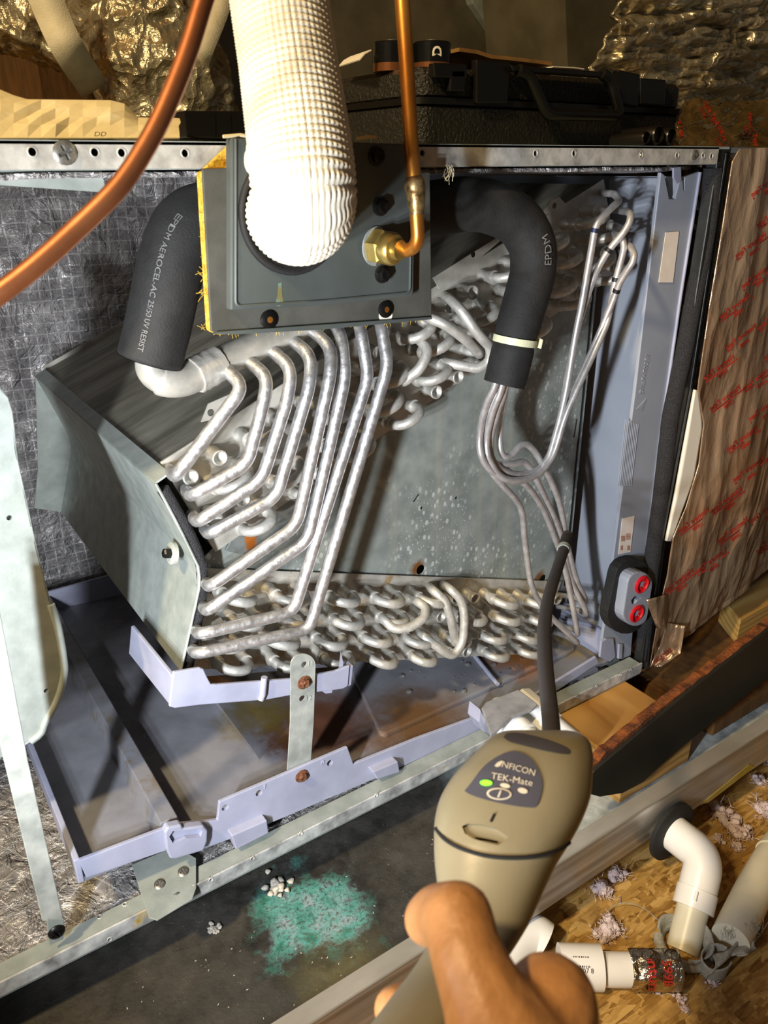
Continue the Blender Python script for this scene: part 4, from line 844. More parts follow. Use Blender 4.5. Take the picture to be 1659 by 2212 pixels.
def ribbon(name, pts, w, mat, lab):
    p = catmull(pts, 8); v, f = [], []
    for i, a in enumerate(p):
        d = (p[min(i + 1, len(p) - 1)] - p[max(i - 1, 0)]).normalized(); s = d.cross((CAM - a).normalized()).normalized() * w; v += [a - s, a + s]
    f = [(2 * i, 2 * i + 1, 2 * i + 3, 2 * i + 2) for i in range(len(p) - 1)]; o = mesh(name, v, f, mat, None, True); solid(o, .0015, 0); tag(o, lab, 'strap'); return o
ribbon('webbing_strap', [P(78, -60, y=.60), P(112, 30, y=.60), P(150, 110, y=.60), P(205, 195, y=.66)], .0185, M['strap'], 'white webbing strap slung down the left side of the foil duct')
ribbon('webbing_strap', [P(500, -80, y=.62), P(470, 20, y=.605), P(440, 95, y=.60), P(425, 140, y=.62)], .014, M['strap'], 'white webbing strap on the copper-tube side of the foil duct')
# sheet metal transition with an angle flange
sm = thing('sheet_metal_plenum', 'grey sheet metal plenum with a folded corner angle behind the case', 'duct', tuple(P(900, 300, y=.85)))
prism('plenum_face', PP([(470, -200), (1000, -200), (1050, 20), (1175, 300), (560, 330), (420, 150)], y=.85), (0, .3, 0), M['ductdark'], sm, .002)
prism('corner_angle', PP([(985, -120), (1068, -60), (1130, 100), (1150, 140), (1105, 130), (1022, 8)], y=.83), (0, .02, 0), M['galv'], sm, .003)
prism('angle_lip', PP([(1040, -60), (1052, -60), (1140, 122), (1128, 124)], y=.826), (0, .006, 0), M['galv'], sm, .002)
mesh('rivet', *lathe_vf([(.004, 0), (.003, .003), (.0002, .0035)], P(1100, 70, y=.829), (0, -1, 0), 10), M['galv_white'], sm)
# rafters and studs in the dark
for k, (a, b, w_, lab) in enumerate((((-60, 20), (110, 300), .12, 'dark brown timber stud in the shade behind the kraft paper'), ((1160, -150), (1240, 320), .09, 'dark brown timber stud between the plenum and the foil duct'))):
    p0, p1 = P(a[0], a[1], y=1.5), P(b[0], b[1], y=1.5); o = box('timber_stud', (min(p0.x, p1.x), 1.5, FLOOR_Z), (max(p0.x, p1.x), 1.6, 1.5), M['wood_dark'], None, .003); tag(o, lab, 'timber')
# ================================================================== FOIL TAPED PLENUM (right)
fpz = thing('foil_taped_plenum', 'supply plenum covered in gold-brown foil tape with red lettering', 'duct', tuple(P(1480, 1330, y=.0)))
le = [(1592, 322), (1577, 350), (1554, 500), (1528, 660), (1503, 838), (1516, 915), (1506, 1000), (1478, 1095), (1450, 1160), (1438, 1240), (1424, 1300), (1412, 1370), (1402, 1432)]
re = [(1800, 310), (1800, 330), (1800, 430), (1800, 560), (1800, 680), (1800, 760), (1800, 850), (1800, 930), (1790, 1010), (1780, 1080), (1700, 1190), (1570, 1296), (1462, 1392)]
def lerp2(a, t):
    x = t * (len(a) - 1); i = min(int(x), len(a) - 2); q = x - i; return (a[i][0] + (a[i + 1][0] - a[i][0]) * q, a[i][1] + (a[i + 1][1] - a[i][1]) * q)
def plf(u, w, dz=0.0):
    a, b = lerp2(le, w), lerp2(re, w); px, py = a[0] + (b[0] - a[0]) * u, a[1] + (b[1] - a[1]) * u
    p = P(px, py, y=-.002); e = min(1, u * 8)
    d = .010 * fnz((p.x * 9, 0, p.z * 2.2), 1.0, 4) * e + .004 * abs(nz((p.x * 45, 1, p.z * 7))) * e
    return Vector((p.x, p.y - .002 + d - .012 * math.sin(min(1, u * 1.2) * math.pi) * e * .4 + dz, p.z))
fs_ = sheet('foil_tape_front', plf, 110, 150, M['foil_tape'], .001, fpz)
box('duct_body', (.03, .025, .20), (.75, .55, .556), M['foil'], fpz)
v, f = grid_vf(lambda u, w: (lambda a, b: P(a[0] + (b[0] - a[0]) * u, a[1] + (b[1] - a[1]) * u, y=.0005))(lerp2([(1500, 842), (1478, 960), (1458, 1070), (1438, 1168)], w), lerp2([(1504, 842), (1519, 915), (1500, 1030), (1448, 1168)], w)), 6, 20)
o = mesh('white_liner_edge', v, f, M['paper'], fpz, True); solid(o, .003, 0)
def tape_print(px, py, k, fn, parent, ang=None, mir=True, lines=('Venture Tape', '1599B')):
    d = Vector((-.80, .60)) if ang is None else Vector((math.cos(ang), math.sin(ang))); up = Vector((-.60, -.80)) if mir else Vector((d.y, -d.x))
    def at(a, b): q = Vector((px, py)) + d * a + up * b; return fn(q.x, q.y)
    vf = []
    for s, sz, ox, oy in ((lines[0], k * 19, 0, k * 7), (lines[1], k * 13, k * 2, -k * 14)):
        v, f = text2d(s, sz, .0 if sz < 1 else .35, 1.0); vf.append(([at(a + ox, b + oy) for a, b, _ in v], f))
    vf.append(([at(-k * 55, -k * 2), at(k * 55, -k * 2), at(k * 55, -k * 6), at(-k * 55, -k * 6)], [(0, 1, 2, 3)]))
    V, Fc = join_vf(*vf); keep = [q for q in Fc if all(V[i] is not None for i in q)]
    if not keep: return None
    V = [p if p is not None else Vector((0, 0, .3)) for p in V]; us = sorted({i for q in keep for i in q}); ix = {a: b for b, a in enumerate(us)}
    return mesh('tape_print', [V[i] for i in us], [tuple(ix[i] for i in q) for q in keep], M['redink'], parent, fix=False)
bv = BVHTree.FromPolygons(*[[tuple(p) for p in x] for x in grid_vf(plf, 110, 150)])
def stick(b, off=.0008):
    def fn(px, py):
        r = ray(px, py).normalized(); h = b.ray_cast(CAM, r)
        return (h[0] - r * off) if h[0] is not None else None
    return fn
sf = stick(bv, .0022)
def inside(px, py):
    for (a, b), (c, d) in zip(le, le[1:]):
        if b <= py <= d: return px > a + (c - a) * (py - b) / (d - b) 
    return False
row = 0; cnt = 0
y_ = 380
while y_ < 1400:
    for j in range(-1, 5):
        px = 1575 + j * 84 - row * 17 + (row % 2) * 30; py = y_ + j * 22
        ok = all(inside(px + s * 40, py - s * 30) for s in (-1.0, 0, 1.0)) and px < 1720 and py > 345
        bb_ = next((b for (a, b) in re if False), None)
        yb = 1408 - (px - 1440) * .80
        if ok and py < yb - 45: tape_print(px, py, .78, sf, fs_); cnt += 1
    y_ += 66; row += 1
# loose flap and lifted corner at the bottom of the tape
o = sheet('loose_flap', lambda u, w: (lambda a, b: P(a[0] + (b[0] - a[0]) * u, a[1] + (b[1] - a[1]) * u, y=-.006 - .004 * math.sin(u * 3)))(lerp2([(1396, 1296), (1404, 1320), (1418, 1356)], w), lerp2([(1440, 1284), (1440, 1320), (1436, 1360)], w)), 12, 10, M['foil_tape'], .0006, fpz)
o = sheet('lifted_corner', lambda u, w: (lambda a, b: P(a[0] + (b[0] - a[0]) * u, a[1] + (b[1] - a[1]) * u, y=-.004 - .012 * u * u + .003 * nz((u * 4, w * 4, 1))))(lerp2([(1440, 1345), (1428, 1390), (1404, 1440)], w), lerp2([(1480, 1352), (1470, 1412), (1428, 1440)], w)), 14, 14, M['foil_tape'], .0006, fpz)
tape_print(1432, 1418, .45, lambda a, b: P(a, b, y=-.022), fpz)
# upper foil wrapped duct and the tape sheet draped over the cabinet corner
def uf(u, w):
    px = 1208 + u * 640 + 14 * math.sin(w * 5) * (1 - u); py = -160 + w * 400; p = P(px, py, y=.42 + .06 * (1 - math.sin(math.pi * min(1, .05 + u * .6))) )
    c_ = .10 * math.cos((w - .5) * 2.6); return p + Vector((0, -c_ + .022 * fnz((u * 4, w * 9, 0), 1.6, 5) + .012 * abs(nz((u * 5, w * 16, 2))), 0))
o = sheet('foil_wrapped_duct', uf, 130, 90, M['poly'], .004); tag(o, 'big crumpled gold foil wrapped duct behind the instrument case', 'duct')
v, f = prism_vf(PP([(1215, -160), (1850, -160), (1850, 230), (1230, 230)], y=.60), (0, .2, 0))
adopt(mesh('duct_core', v, f, M['ductdark']), o)
M['foil_gold'] = crumple('gold_foil_tape', col(176, 150, 96), col(220, 196, 140), 9, .16, .9, .5)
def tf_(u, w):
    l_ = 1480 - 34 * w; px = l_ + u * (1825 - l_); py = 214 + w * 112; p = P(px, py, y=.106 - .066 * w)
    p = p + Vector((0, .006 * fnz((u * 6, w * 5, 9), 1.5, 4), .004 * fnz((u * 9, w * 4, 5), 1.5, 4))); p.y = min(p.y, .115); p.z = max(p.z, ZT + .0012); return p
o = sheet('foil_tape_apron', tf_, 90, 40, M['foil_gold'], .001); tag(o, 'shiny gold tape sheet with red lettering at the cabinet corner', 'tape')
bt = BVHTree.FromPolygons(*[[tuple(p) for p in x] for x in grid_vf(tf_, 90, 40)]); sft = stick(bt, .003)
for px, py, an in ((1463, 262, 1.35), (1528, 238, 1.1), (1560, 300, 1.2), (1622, 280, 1.35)): tape_print(px, py, .72, sft, o, an, False)
# ================================================================== SECONDARY PAN UNDER THE UNIT
PZF = -.0530; RY_ = -.140
t = NT('tarred_pan_floor'); v = t.coord(); sx = t.n('ShaderNodeSeparateXYZ'); t.l(v, sx.inputs[0])
tar = t.ramp(t.noise(v, 26, 6, .6), [(.3, col(40, 40, 38)), (.7, col(72, 70, 66))])
grit = t.ramp(t.vor(v, 420, 'F1'), [(.10, (1, 1, 1)), (.18, (0, 0, 0))]); gm = t.ramp(t.noise(v, 70, 3), [(.56, (0, 0, 0)), (.66, (1, 1, 1))])
tar = t.mix(t.math('MULTIPLY', t.math('MULTIPLY', grit, gm), .8), tar, col(150, 140, 118))
zinc = t.ramp(t.noise(v, 50, 5), [(.35, col(140, 150, 152)), (.65, col(190, 200, 202))])
xx = t.math('ADD', sx.outputs[0], t.math('MULTIPLY', t.noise(v, 40, 4), .04)); c0 = t.mix(t.ramp(xx, [(.0, (0, 0, 0)), (.02, (1, 1, 1))]) if 0 else t.ramp(t.math('ADD', t.math('MULTIPLY', xx, 8), 2.3), [(.3, (0, 0, 0)), (.7, (1, 1, 1))]), tar, zinc)
pc = P(668, 1968, z=PZF)
def at(px, py): return tuple(P(px, py, z=PZF))
rough = t.spot(v, tuple(pc), .058, .5, .12, 30)
c0 = t.mix(t.math('MULTIPLY', t.spot(v, at(720, 2070), .05, .6, .07, 45), .8), c0, col(96, 92, 60))
c0 = t.mix(t.math('MULTIPLY', rough, t.ramp(t.noise(v, 300, 6, .8), [(.36, (0, 0, 0)), (.52, (1, 1, 1))])), c0, t.ramp(t.noise(v, 60, 5), [(.35, col(44, 118, 104)), (.48, col(92, 160, 154)), (.66, col(146, 168, 178))]))
ed = t.math('SUBTRACT', t.spot(v, tuple(pc), .078, .4, .09, 45), rough); c0 = t.mix(t.math('MULTIPLY', t.math('MAXIMUM', ed, 0), .5), c0, col(14, 15, 14))
t.set('Base Color', c0); t.set('Roughness', t.ramp(t.noise(v, 90, 4), [(.4, (.45,) * 3), (.6, (.75,) * 3)]))
t.set('Normal', t.bump(t.math('ADD', t.noise(v, 260, 5, .7), t.math('MULTIPLY', rough, t.noise(v, 500, 5, .8))), .5, .0015)); M['tar'] = t.m
t = NT('pan_rim_steel'); v = t.coord((1, 1, 1)); s1 = t.noise(t.coord((2.5, 6, 60)), 1.4, 5, .6)
t.set('Base Color', t.ramp(s1, [(.3, col(132, 122, 106)), (.5, col(164, 160, 150)), (.7, col(196, 194, 186))])); t.set('Metallic', .4); t.set('Roughness', t.ramp(t.noise(v, 20, 4), [(.4, (.28,) * 3), (.65, (.5,) * 3)])); M['rimsteel'] = t.m
ap = thing('secondary_drain_pan', 'dirty galvanised emergency drain pan beneath the air handler', 'drain pan', (-.4, .2, PZF - .002))
box('pan_floor', (-1.3, RY_, PZF - .0015), (.9, .66, PZF), M['tar'], ap)
prism('front_wall', [(-1.3, RY_ - .001, PZF - .001), (-1.3, RY_ - .007, .004), (-1.3, RY_ - .0055, .004), (-1.3, RY_ + .0005, PZF - .001)], (2.2, 0, 0), M['rimsteel'], ap)
tube('rolled_rim', [Vector((-1.3, RY_ - .006, .0045)), Vector((.9, RY_ - .006, .0045))], .0022, M['rimsteel'], ap, 10)
prism('rim_flange', [(-1.3, RY_ - .006, .0055), (-1.3, RY_ + .007, .0050), (-1.3, RY_ + .007, .0062), (-1.3, RY_ - .006, .0067)], (2.2, 0, 0), M['rimsteel'], ap)
def PW(pts, off=.0006):
    out = []
    for a_, b_ in pts:
        y = RY_ - .004
        for _ in range(5): p = P(a_, b_, y=y); y = RY_ - .001 - .006 * (p.z - PZF) / (.004 - PZF) - off
        out.append(P(a_, b_, y=y))
    return out
prism('yellow_tape_strip', PW([(1514, 1738), (1618, 1652), (1632, 1656), (1530, 1734)]), (0, .0004, 0), pm('yellow_tape', col(176, 150, 50), col(196, 172, 76), 60, .5), ap)
o = box('pan_deck', (-1.25, RY_ + .03, FLOOR_Z), (.85, .62, PZF - .0015), M['pine2'], None, .002); tag(o, 'timber deck raising the secondary drain pan off the strand board', 'timber')
bA, bB = P(1205, 1548, z=-.002), P(1347, 1466, z=-.002)
o = box('support_board', (bA.x, -.094, PZF), (bB.x, .42, -.0032), M['pine'], None, .0015); tag(o, 'golden pine board carrying the cabinet in the drain pan', 'timber')
# debris on the pan floor
def clump(name, px, py, z, r, mat, lab, cat, group, n=9, flat=.6):
    c = P(px, py, z=z); bm = bmesh.new()
    for k in range(n):
        s = r * random.uniform(.28, .5) * (.7 if n > 20 else 1); off = Vector((random.gauss(0, r * .42), random.gauss(0, r * .42), abs(random.gauss(0, r * .25)) + s * .4))
        g = bmesh.ops.create_icosphere(bm, subdivisions=2, radius=s, matrix=Matrix.Translation(c + off))
        for vtx in g['verts']:
            d = (vtx.co - c - off); vtx.co = c + off + d * (1 + .45 * nz(vtx.co * 300) + .3 * nz(vtx.co * 700)); vtx.co.z = max(z + .0002, z + (vtx.co.z - z) * flat if flat < 1 else vtx.co.z)
    me = bpy.data.meshes.new(name); bm.to_mesh(me); bm.free()
    vf = [([x.co.copy() for x in me.vertices], [tuple(p.vertices) for p in me.polygons])]
    for k in range(int(40 + r * 6000) if mat is M['tuft'] else 0):
        a0 = c + Vector((random.gauss(0, r * .5), random.gauss(0, r * .5), abs(random.gauss(0, r * .35)) + .0006)); d1 = Vector((random.gauss(0, 1), random.gauss(0, 1), random.gauss(0, .6))).normalized() * r * random.uniform(.3, .7); d2 = Vector((random.gauss(0, 1), random.gauss(0, 1), random.gauss(0, .5))).normalized() * r * .3
        p_ = [a0, a0 + d1 * .5 + d2 * .5, a0 + d1 + d2]
        for q_ in p_: q_.z = max(q_.z, z + .0004)
        vf.append(tube_vf(catmull(p_, 2), .00032, 4))
    bpy.data.meshes.remove(me); o = mesh(name, *join_vf(*vf), mat, None, True, fix=False); tag(o, lab, cat, group); return o
clump('lint_ball', 597, 1918, PZF, .011, M['lint'], 'grey-white lint ball at the edge of the turquoise corrosion', 'lint', None, 30)
clump('lint_ball', 462, 2008, PZF, .006, M['lint'], 'small pale lint flake on the dark pan floor', 'lint', None, 22)
vf = []
for k in range(170):
    px, py = random.uniform(250, 1000), random.uniform(1780, 2200)
    if py < 2180 - px * .5 + 30: continue
    p = P(px, py, z=PZF + .0003)
    if p.y < RY_ + .01 or p.y > -.01: continue
    r = random.uniform(.0002, .0008); a = random.uniform(0, 6.28); d = Vector((math.cos(a), math.sin(a), 0)); e = Vector((-d.y, d.x, 0))
    vf.append(prism_vf([p - d * r * 1.8, p + e * r * .5, p + d * r * 1.4, p - e * r * .7], (0, 0, r * .6)))
o = mesh('grit', *join_vf(*vf), M['lint']); tag(o, 'pale grit scattered over the dark pan floor', 'grit', kind='stuff')
# removed black panel with torn insulation, on edge in the pan
bp = thing('removed_access_panel', 'black panel edge with torn brown insulation lying along the pan rim', 'panel', tuple(P(1400, 1650, y=-.1)))
out = [(1268, 1700), (1270, 1683), (1284, 1666), (1470, 1510), (1659, 1362), (1960, 1120), (1960, 1230), (1659, 1464), (1450, 1634), (1390, 1690), (1345, 1714), (1296, 1722), (1274, 1716)]
prism('panel_face', PP(out, y=-.103), (0, .004, 0), pm('black_panel_face', col(24, 22, 16), col(30, 28, 22), 20, .55), bp, .001)  # panel face in one near-black tone
rag = []
N = 60
for k in range(N + 1):
    t_ = k / N; px = 1282 + t_ * 680; py = 1668 - t_ * 548; rag.append((px - 4 + 6 * nz((k * .45, 0, 0)), py - 13 - 7 * nz((k * .6, 2, 0)) - 5 * math.sin(t_ * 9)))
low = [(1282 + t * 680, 1680 - t * 548) for t in (1, .66, .33, 0)]
prism('torn_insulation', PP(rag + low, y=-.098), (0, .010, 0), pm('brown_fibreglass', col(134, 72, 18), col(70, 34, 10), 90, .95, 0, 1.0, 400, .002), bp)
tube('foil_edge', PP(rag, y=-.087), .0007, M['galv_white'], bp, 5)
# drain fittings leaving the pan bracket
for k, (a, b, r, lab) in enumerate((((1103, 1566), .012, .0135, 'white drain pipe in the outlet block nearer the strap'), ((1162, 1545), .012, .0140, 'white drain fitting in the outlet block nearer the plenum'))):
    c = P(a[0], a[1], y=-.022); d = Vector((0, -1, -.08)); w = thing('drain_fitting', lab, 'pipe', tuple(c))
    lathe('threaded_socket', [(r * 1.12, -.026), (r * 1.12, .012), (r * 1.1, .0125), (r * 1.1, .020), (r, .0205)], c, d, M['pvc'], w, 8 if k else 24)
    lathe('pipe_run', [(r * .92, .018), (r * .92, .056 if k else .05), (r * .8, .056 if k else .05), (r * .8, .05)], c, d, M['pvc'], w, 28)
# ================================================================== PVC ON THE FLOOR
FZ = FLOOR_Z
el = thing('pvc_drain_elbow', 'white PVC elbow and cream stub leaving the secondary pan wall', 'pipe', tuple(P(1474, 2050, z=FZ)))
w0 = P(1447, 1793, y=RY_ - .008)
lathe('rubber_gasket', [(.0305, 0), (.0305, .004), (.024, .006), (.0165, .006), (.0165, .002)], w0, (0, -1, .05), M['blackfoam'], el, 40)
K = w0 + Vector((0, -.040, 0)); E_ = P(1474, 2054, z=FZ - .002); kd = (E_ - K).normalized()
ep = fillet([w0 + Vector((0, .004, .001)), w0 + Vector((0, -.008, 0)), K, K + kd * .046], .032, 12)
tube('elbow_body', ep, .0172, M['pvc'], el, 32)
a = ep[-1]; d = kd
tube('socket_rim', [a - d * .016, a + d * .001], .0182, M['pvc'], el, 32)
fl_ = E_
tube('cream_stub', [a - d * .004, fl_], .0142, M['pvc_cream'], el, 28)
vf = []
for i in range(4):
    for j in range(3 + i % 2):
        p = ep[4] + Vector((-.004 + i * .0025, 0, 0)); 
o = tube('moulded_tab', [a - d * .014 + (CAM - a).normalized() * .0185, a - d * .006 + (CAM - a).normalized() * .0185], .0016, M['pvc'], el, 8)
pr = thing('floor_conduit', 'large cream conduit lying across the strand board beside the elbow', 'pipe', tuple(P(1600, 1960, z=FZ)))
cpth = catmull([P(1578, 2030, z=FZ + .0180), P(1606, 1970, z=FZ + .0180), P(1644, 1895, z=FZ + .0180), P(1694, 1820, z=FZ + .018), P(1782, 1730, z=FZ + .018)], 10)
tube('conduit_tube', cpth, .0165, M['pvc_cream'], pr, 28)
tube('conduit_collar', [cpth[26], cpth[31]], .0178, M['pvc_cream'], pr, 28)
# duct cloth wrapped around the stub foot
dc = thing('duct_cloth_wrap', 'frayed grey duct cloth bunched around the foot of the cream stub', 'cloth', tuple(P(1540, 2060, z=FZ)))
def cf(u, w):
    a_ = -2.4 + u * 4.6; rr_ = .018 + .006 * w + .002 * nz((u * 7, w * 2, 0)); return fl_ + Vector((math.cos(a_) * rr_, math.sin(a_) * rr_, .006 + w * .014 + .004 * nz((u * 5, w, 2))))
sheet('cloth_wrap', cf, 40, 6, M['cloth'], .0012, dc)
def bf(u, w):
    px = 1535 + u * 104 + 10 * math.sin(w * 6); py = 2075 - u * 62 + 58 * (w - .3) * (1 - .5 * u) + 14 * math.sin(u * 5 + w * 3)
    return P(px, py, z=FZ + max(.0015, .012 + .010 * math.sin(u * 4 + w * 5) + .004 * nz((u * 6, w * 5, 1))))
sheet('loose_cloth', bf, 30, 18, M['cloth'], .0012, dc)
def bf2(u, w):
    a_ = u * 5.2; c = P(1545, 2082, z=FZ + .010); return c + Vector((math.cos(a_) * (.012 + .003 * w), math.sin(a_) * (.009 + .002 * w), -.0088 + w * .018 + .001 * nz((u * 5, w * 3, 4)) * w))
sheet('rolled_cloth', bf2, 36, 8, M['cloth'], .0014, dc)
vf = []
for k in range(36):
    e = random.random(); a0 = P(1560 + e * 90, 2030 - e * 20 + random.uniform(-6, 6), z=FZ + .024); vf.append(tube_vf(catmull([a0, a0 + Vector((random.uniform(-.003, .003), random.uniform(-.002, .004), .005)), a0 + Vector((random.uniform(-.006, .006), random.uniform(-.002, .008), .010))], 3), .00018, 4))
o = mesh('frayed_threads', *join_vf(*vf), M['cloth'], dc); o['kind'] = 'stuff'
rg = catmull([fl_ + Vector((math.cos(a_) * .022, math.sin(a_) * .022, .0092 + .0015 * math.sin(a_))) for a_ in [2.2 + k * .3 for k in range(11)]], 4)
o = tube('foam_ring', rg, .0045, M['cloth'], None, 10); tag(o, 'grey foam ring peeking out behind the cream stub foot', 'ring')
th = catmull([P(1312, 1992, z=FZ + .004), P(1318, 1962, z=FZ + .006), P(1350, 1950, z=FZ + .010), P(1390, 1962, z=FZ + .008), P(1425, 1990, z=FZ + .004)], 8)
o = tube('loose_thread', th, .0004, M['cloth'], None, 5); tag(o, 'thin loose thread curling over the strand board', 'thread')
# PVC offcut with coupling and foil tape
of = thing('pvc_offcut', 'white PVC pipe offcut with barcode coupling and torn foil tape', 'pipe', tuple(P(1380, 2100, z=FZ)))
A0, A1, A2, A3 = P(1208, 2087, z=FZ + .0184), P(1298, 2090, z=FZ + .0184), P(1302, 2094, z=FZ + .017), P(1462, 2096, z=FZ + .017)
tube('coupling', [A0, A1], .0182, M['pvc'], of, 32); tube('pipe_piece', [A2 - (A3 - A2) * .1, A3], .0138, M['pvc_cream'] if 0 else M['pvc'], of, 28)
ax_ = (A1 - A0).normalized(); vw = (CAM - A1); vw = (vw - ax_ * vw.dot(ax_)).normalized(); up_ = ax_.cross(vw)
def onc(c, r, s, h): an = h / r; return c + ax_ * s + (vw * math.cos(an) - up_ * math.sin(an)) * r
vf = []
s = -.026
while s < -.012:
    w_ = random.choice([.0004, .0007, .0011]); vf.append(([onc(A1, .0184, s, .008), onc(A1, .0184, s + w_, .008), onc(A1, .0184, s + w_, -.0005), onc(A1, .0184, s, -.0005)], [(0, 1, 2, 3)])); s += w_ + random.choice([.0005, .0009])
mesh('barcode_print', *join_vf(*vf), M['black'], of, fix=False)
text_on('number_print', '0707 8', 1.0, lambda a, b: onc(A1, .0184, -.017 + a * .0052, -.003 + b * .0052), M['black'], of)
def ff_(u, w):
    an = 1.5 - w * 2.6; rr_ = .0143 + .0012 * abs(nz((u * 5, w * 4, 1))) + (.012 * (w - .72) if w > .72 else 0) + (.008 * max(0, -w + .18)); p = A2.lerp(A3, .33 + u * .67 + .03 * math.sin(w * 3)); return p + (vw * math.cos(an) - up_ * math.sin(an) * -1) * rr_
sheet('foil_tape_piece', ff_, 26, 26, M['foil'], .0005, of)
vf2 = []
tp_ = text2d('Venture', .011, .0003); b2 = [A2.lerp(A3, .62)]
def onf(a, b, r=.0156): 
    an = a / r; return A2.lerp(A3, .55) + ax_ * b + (vw * math.cos(an) + up_ * math.sin(an)) * r
text_on('tape_print', 'Venture', .013, lambda a, b: onf(a, b + .004), M['redink'], of, .0003)
text_on('tape_print', '1599B', .010, lambda a, b: onf(a, b + .016), M['redink'], of, .0003)
e0, e1_ = P(1150, 2050, z=FZ + .02), P(1205, 2040, z=FZ + .02)
o = tube('pvc_elbow_piece', catmull([P(1088, 2078, z=FZ + .018), P(1118, 2034, z=FZ + .022), P(1150, 2018, z=FZ + .022), P(1176, 2034, z=FZ + .018)], 8), .0172, M['pvc'], None, 28); tag(o, 'loose white PVC elbow half hidden behind the hand', 'pipe')
# pink insulation tufts on the strand board
tf = [(1302, 1928, .010), (1336, 1892, .008), (1320, 2010, .011), (1300, 2024, .008), (1560, 1762, .013), (1590, 1795, .011), (1605, 1805, .008), (1545, 1745, .008), (1648, 1752, .012), (1640, 1690, .008), (1550, 1812, .005), (1590, 1832, .006), (1415, 2128, .008), (1522, 2088, .006), (1540, 2125, .004), (1470, 2160, .004), (1655, 1640, .010), (1480, 2182, .003)]
for k, (px, py, r) in enumerate(tf): clump('insulation_tuft', px, py, FZ, r, M['tuft'], 'small pinkish white insulation tuft on the strand board', 'insulation', 'insulation tufts on the floor', 14, .9)
# pine lumber behind, right
for k, (pts, lab) in enumerate((([(1560, 1292), (1700, 1210), (1760, 1250), (1600, 1340)], 'pale pine stud below the taped plenum'),)):
    q = PP(pts, z=.004)
    prism('pine_stud', q, (0, 0, -(.004 - PZF - .0202)), M['pine2'], None, .001); tag(bpy.context.scene.objects['pine_stud'], lab, 'timber')
o = box('walk_board', (.03, -.085, PZF + .001), (.88, .5, PZF + .02), M['wood_dark'], None, .002); tag(o, 'dark brown board in the shade below the taped plenum', 'timber')
# ================================================================== LEAK DETECTOR
ld = thing('leak_detector', 'tan handheld refrigerant leak detector held in the hand', 'leak detector', tuple(P(925, 2160, q=.26)))
sec = [(1163, 1577, 58, .377, .010), (1163, 1582, 82, .3755, .015), (1162, 1598, 106, .371, .019), (1150, 1630, 127, .365, .0215), (1130, 1670, 146, .358, .0225), (1112, 1720, 159, .351, .0235), (1097, 1770, 157, .344, .0235), (1083, 1820, 145, .337, .0225), (1069, 1870, 129, .331, .0210), (1058, 1930, 112, .323, .0192), (1040, 2000, 99, .312, .0175), (995, 2080, 94, .295, .0165), (935, 2160, 95, .276, .0160), (862, 2260, 98, .256, .0155), (770, 2380, 104, .236, .0150), (690, 2470, 98, .222, .0135)]
sp2 = catmull([Vector((a, b, c)) for a, b, c, _, _ in sec], 4); sq = catmull([Vector((d, e, 0)) for _, _, _, d, e in sec], 4)
V, NSEG = [], 40
CR = Vector((RX[0], RY[0], RZ[0]))
for a, b in zip(sp2, sq):
    c = P(a.x, a.y, q=b.x); hw = a.z * b.x / F; vd = (c - CAM).normalized(); wv = (CR - vd * CR.dot(vd)).normalized()
    for k in range(NSEG):
        t_ = 2 * math.pi * k / NSEG; cx_, sy_ = math.cos(t_), math.sin(t_); e = .78
        V.append(c + wv * hw * math.copysign(abs(cx_) ** e, cx_) + vd * b.y * math.copysign(abs(sy_) ** e, sy_))
m = len(sp2)
Fc = [(i * NSEG + k, i * NSEG + (k + 1) % NSEG, (i + 1) * NSEG + (k + 1) % NSEG, (i + 1) * NSEG + k) for i in range(m - 1) for k in range(NSEG)] + [tuple(range(NSEG)), tuple((m - 1) * NSEG + k for k in range(NSEG - 1, -1, -1))]
body = mesh('housing', V, Fc, M['tan'], ld, True)
bd = BVHTree.FromPolygons([tuple(p) for p in V], Fc)
def st2(off):
    def fn(px, py):
        r = ray(px, py).normalized(); h = bd.ray_cast(CAM, r); return (h[0] - r * off) if h[0] is not None else P(px, py, q=.34)
    return fn
def decal(name, poly, off, mat, parent, rings=6, dense=3):
    pts = catmull([Vector((a, b, 0)) for a, b in poly + [poly[0]]], dense)[:-1]; c = sum(pts, Vector()) / len(pts); fn = st2(off); v = [fn(c.x, c.y)]; n = len(pts); f = []
    for r_ in range(1, rings + 1):
        for p in pts: q = c.lerp(p, r_ / rings); v.append(fn(q.x, q.y))
    f = [(0, 1 + k, 1 + (k + 1) % n) for k in range(n)]
    for r_ in range(rings - 1): f += [(1 + r_ * n + k, 1 + (r_ + 1) * n + k, 1 + (r_ + 1) * n + (k + 1) % n, 1 + r_ * n + (k + 1) % n) for k in range(n)]
    return mesh(name, v, f, mat, parent, True)
decal('top_pad', [(1087, 1592), (1098, 1583), (1130, 1584), (1180, 1596), (1222, 1612), (1231, 1621), (1222, 1627), (1180, 1621), (1130, 1609), (1100, 1601)], .0018, M['panelgrey'], ld)
fpd = decal('face_plate', [(1003, 1708), (1018, 1690), (1045, 1655), (1080, 1631), (1113, 1622), (1143, 1634), (1163, 1660), (1172, 1690), (1169, 1716), (1160, 1740), (1148, 1744), (1110, 1740), (1060, 1730), (1018, 1717)], .0006, M['decal'], ld)
def dtext(s, px, py, h, ang, wd=1.0):
    fn = st2(.0010); ca, sa = math.cos(ang), math.sin(ang); return text_on('print', s, 1.0, lambda a, b: fn(px + a * h * wd * ca + b * h * sa, py + a * h * wd * sa - b * h * ca), M['decaltext'], fpd, .0)
dtext('INFICON', 1118, 1660, 19, .27, 1.05); dtext('TEK-Mate', 1106, 1684, 20, .18, 1.12)
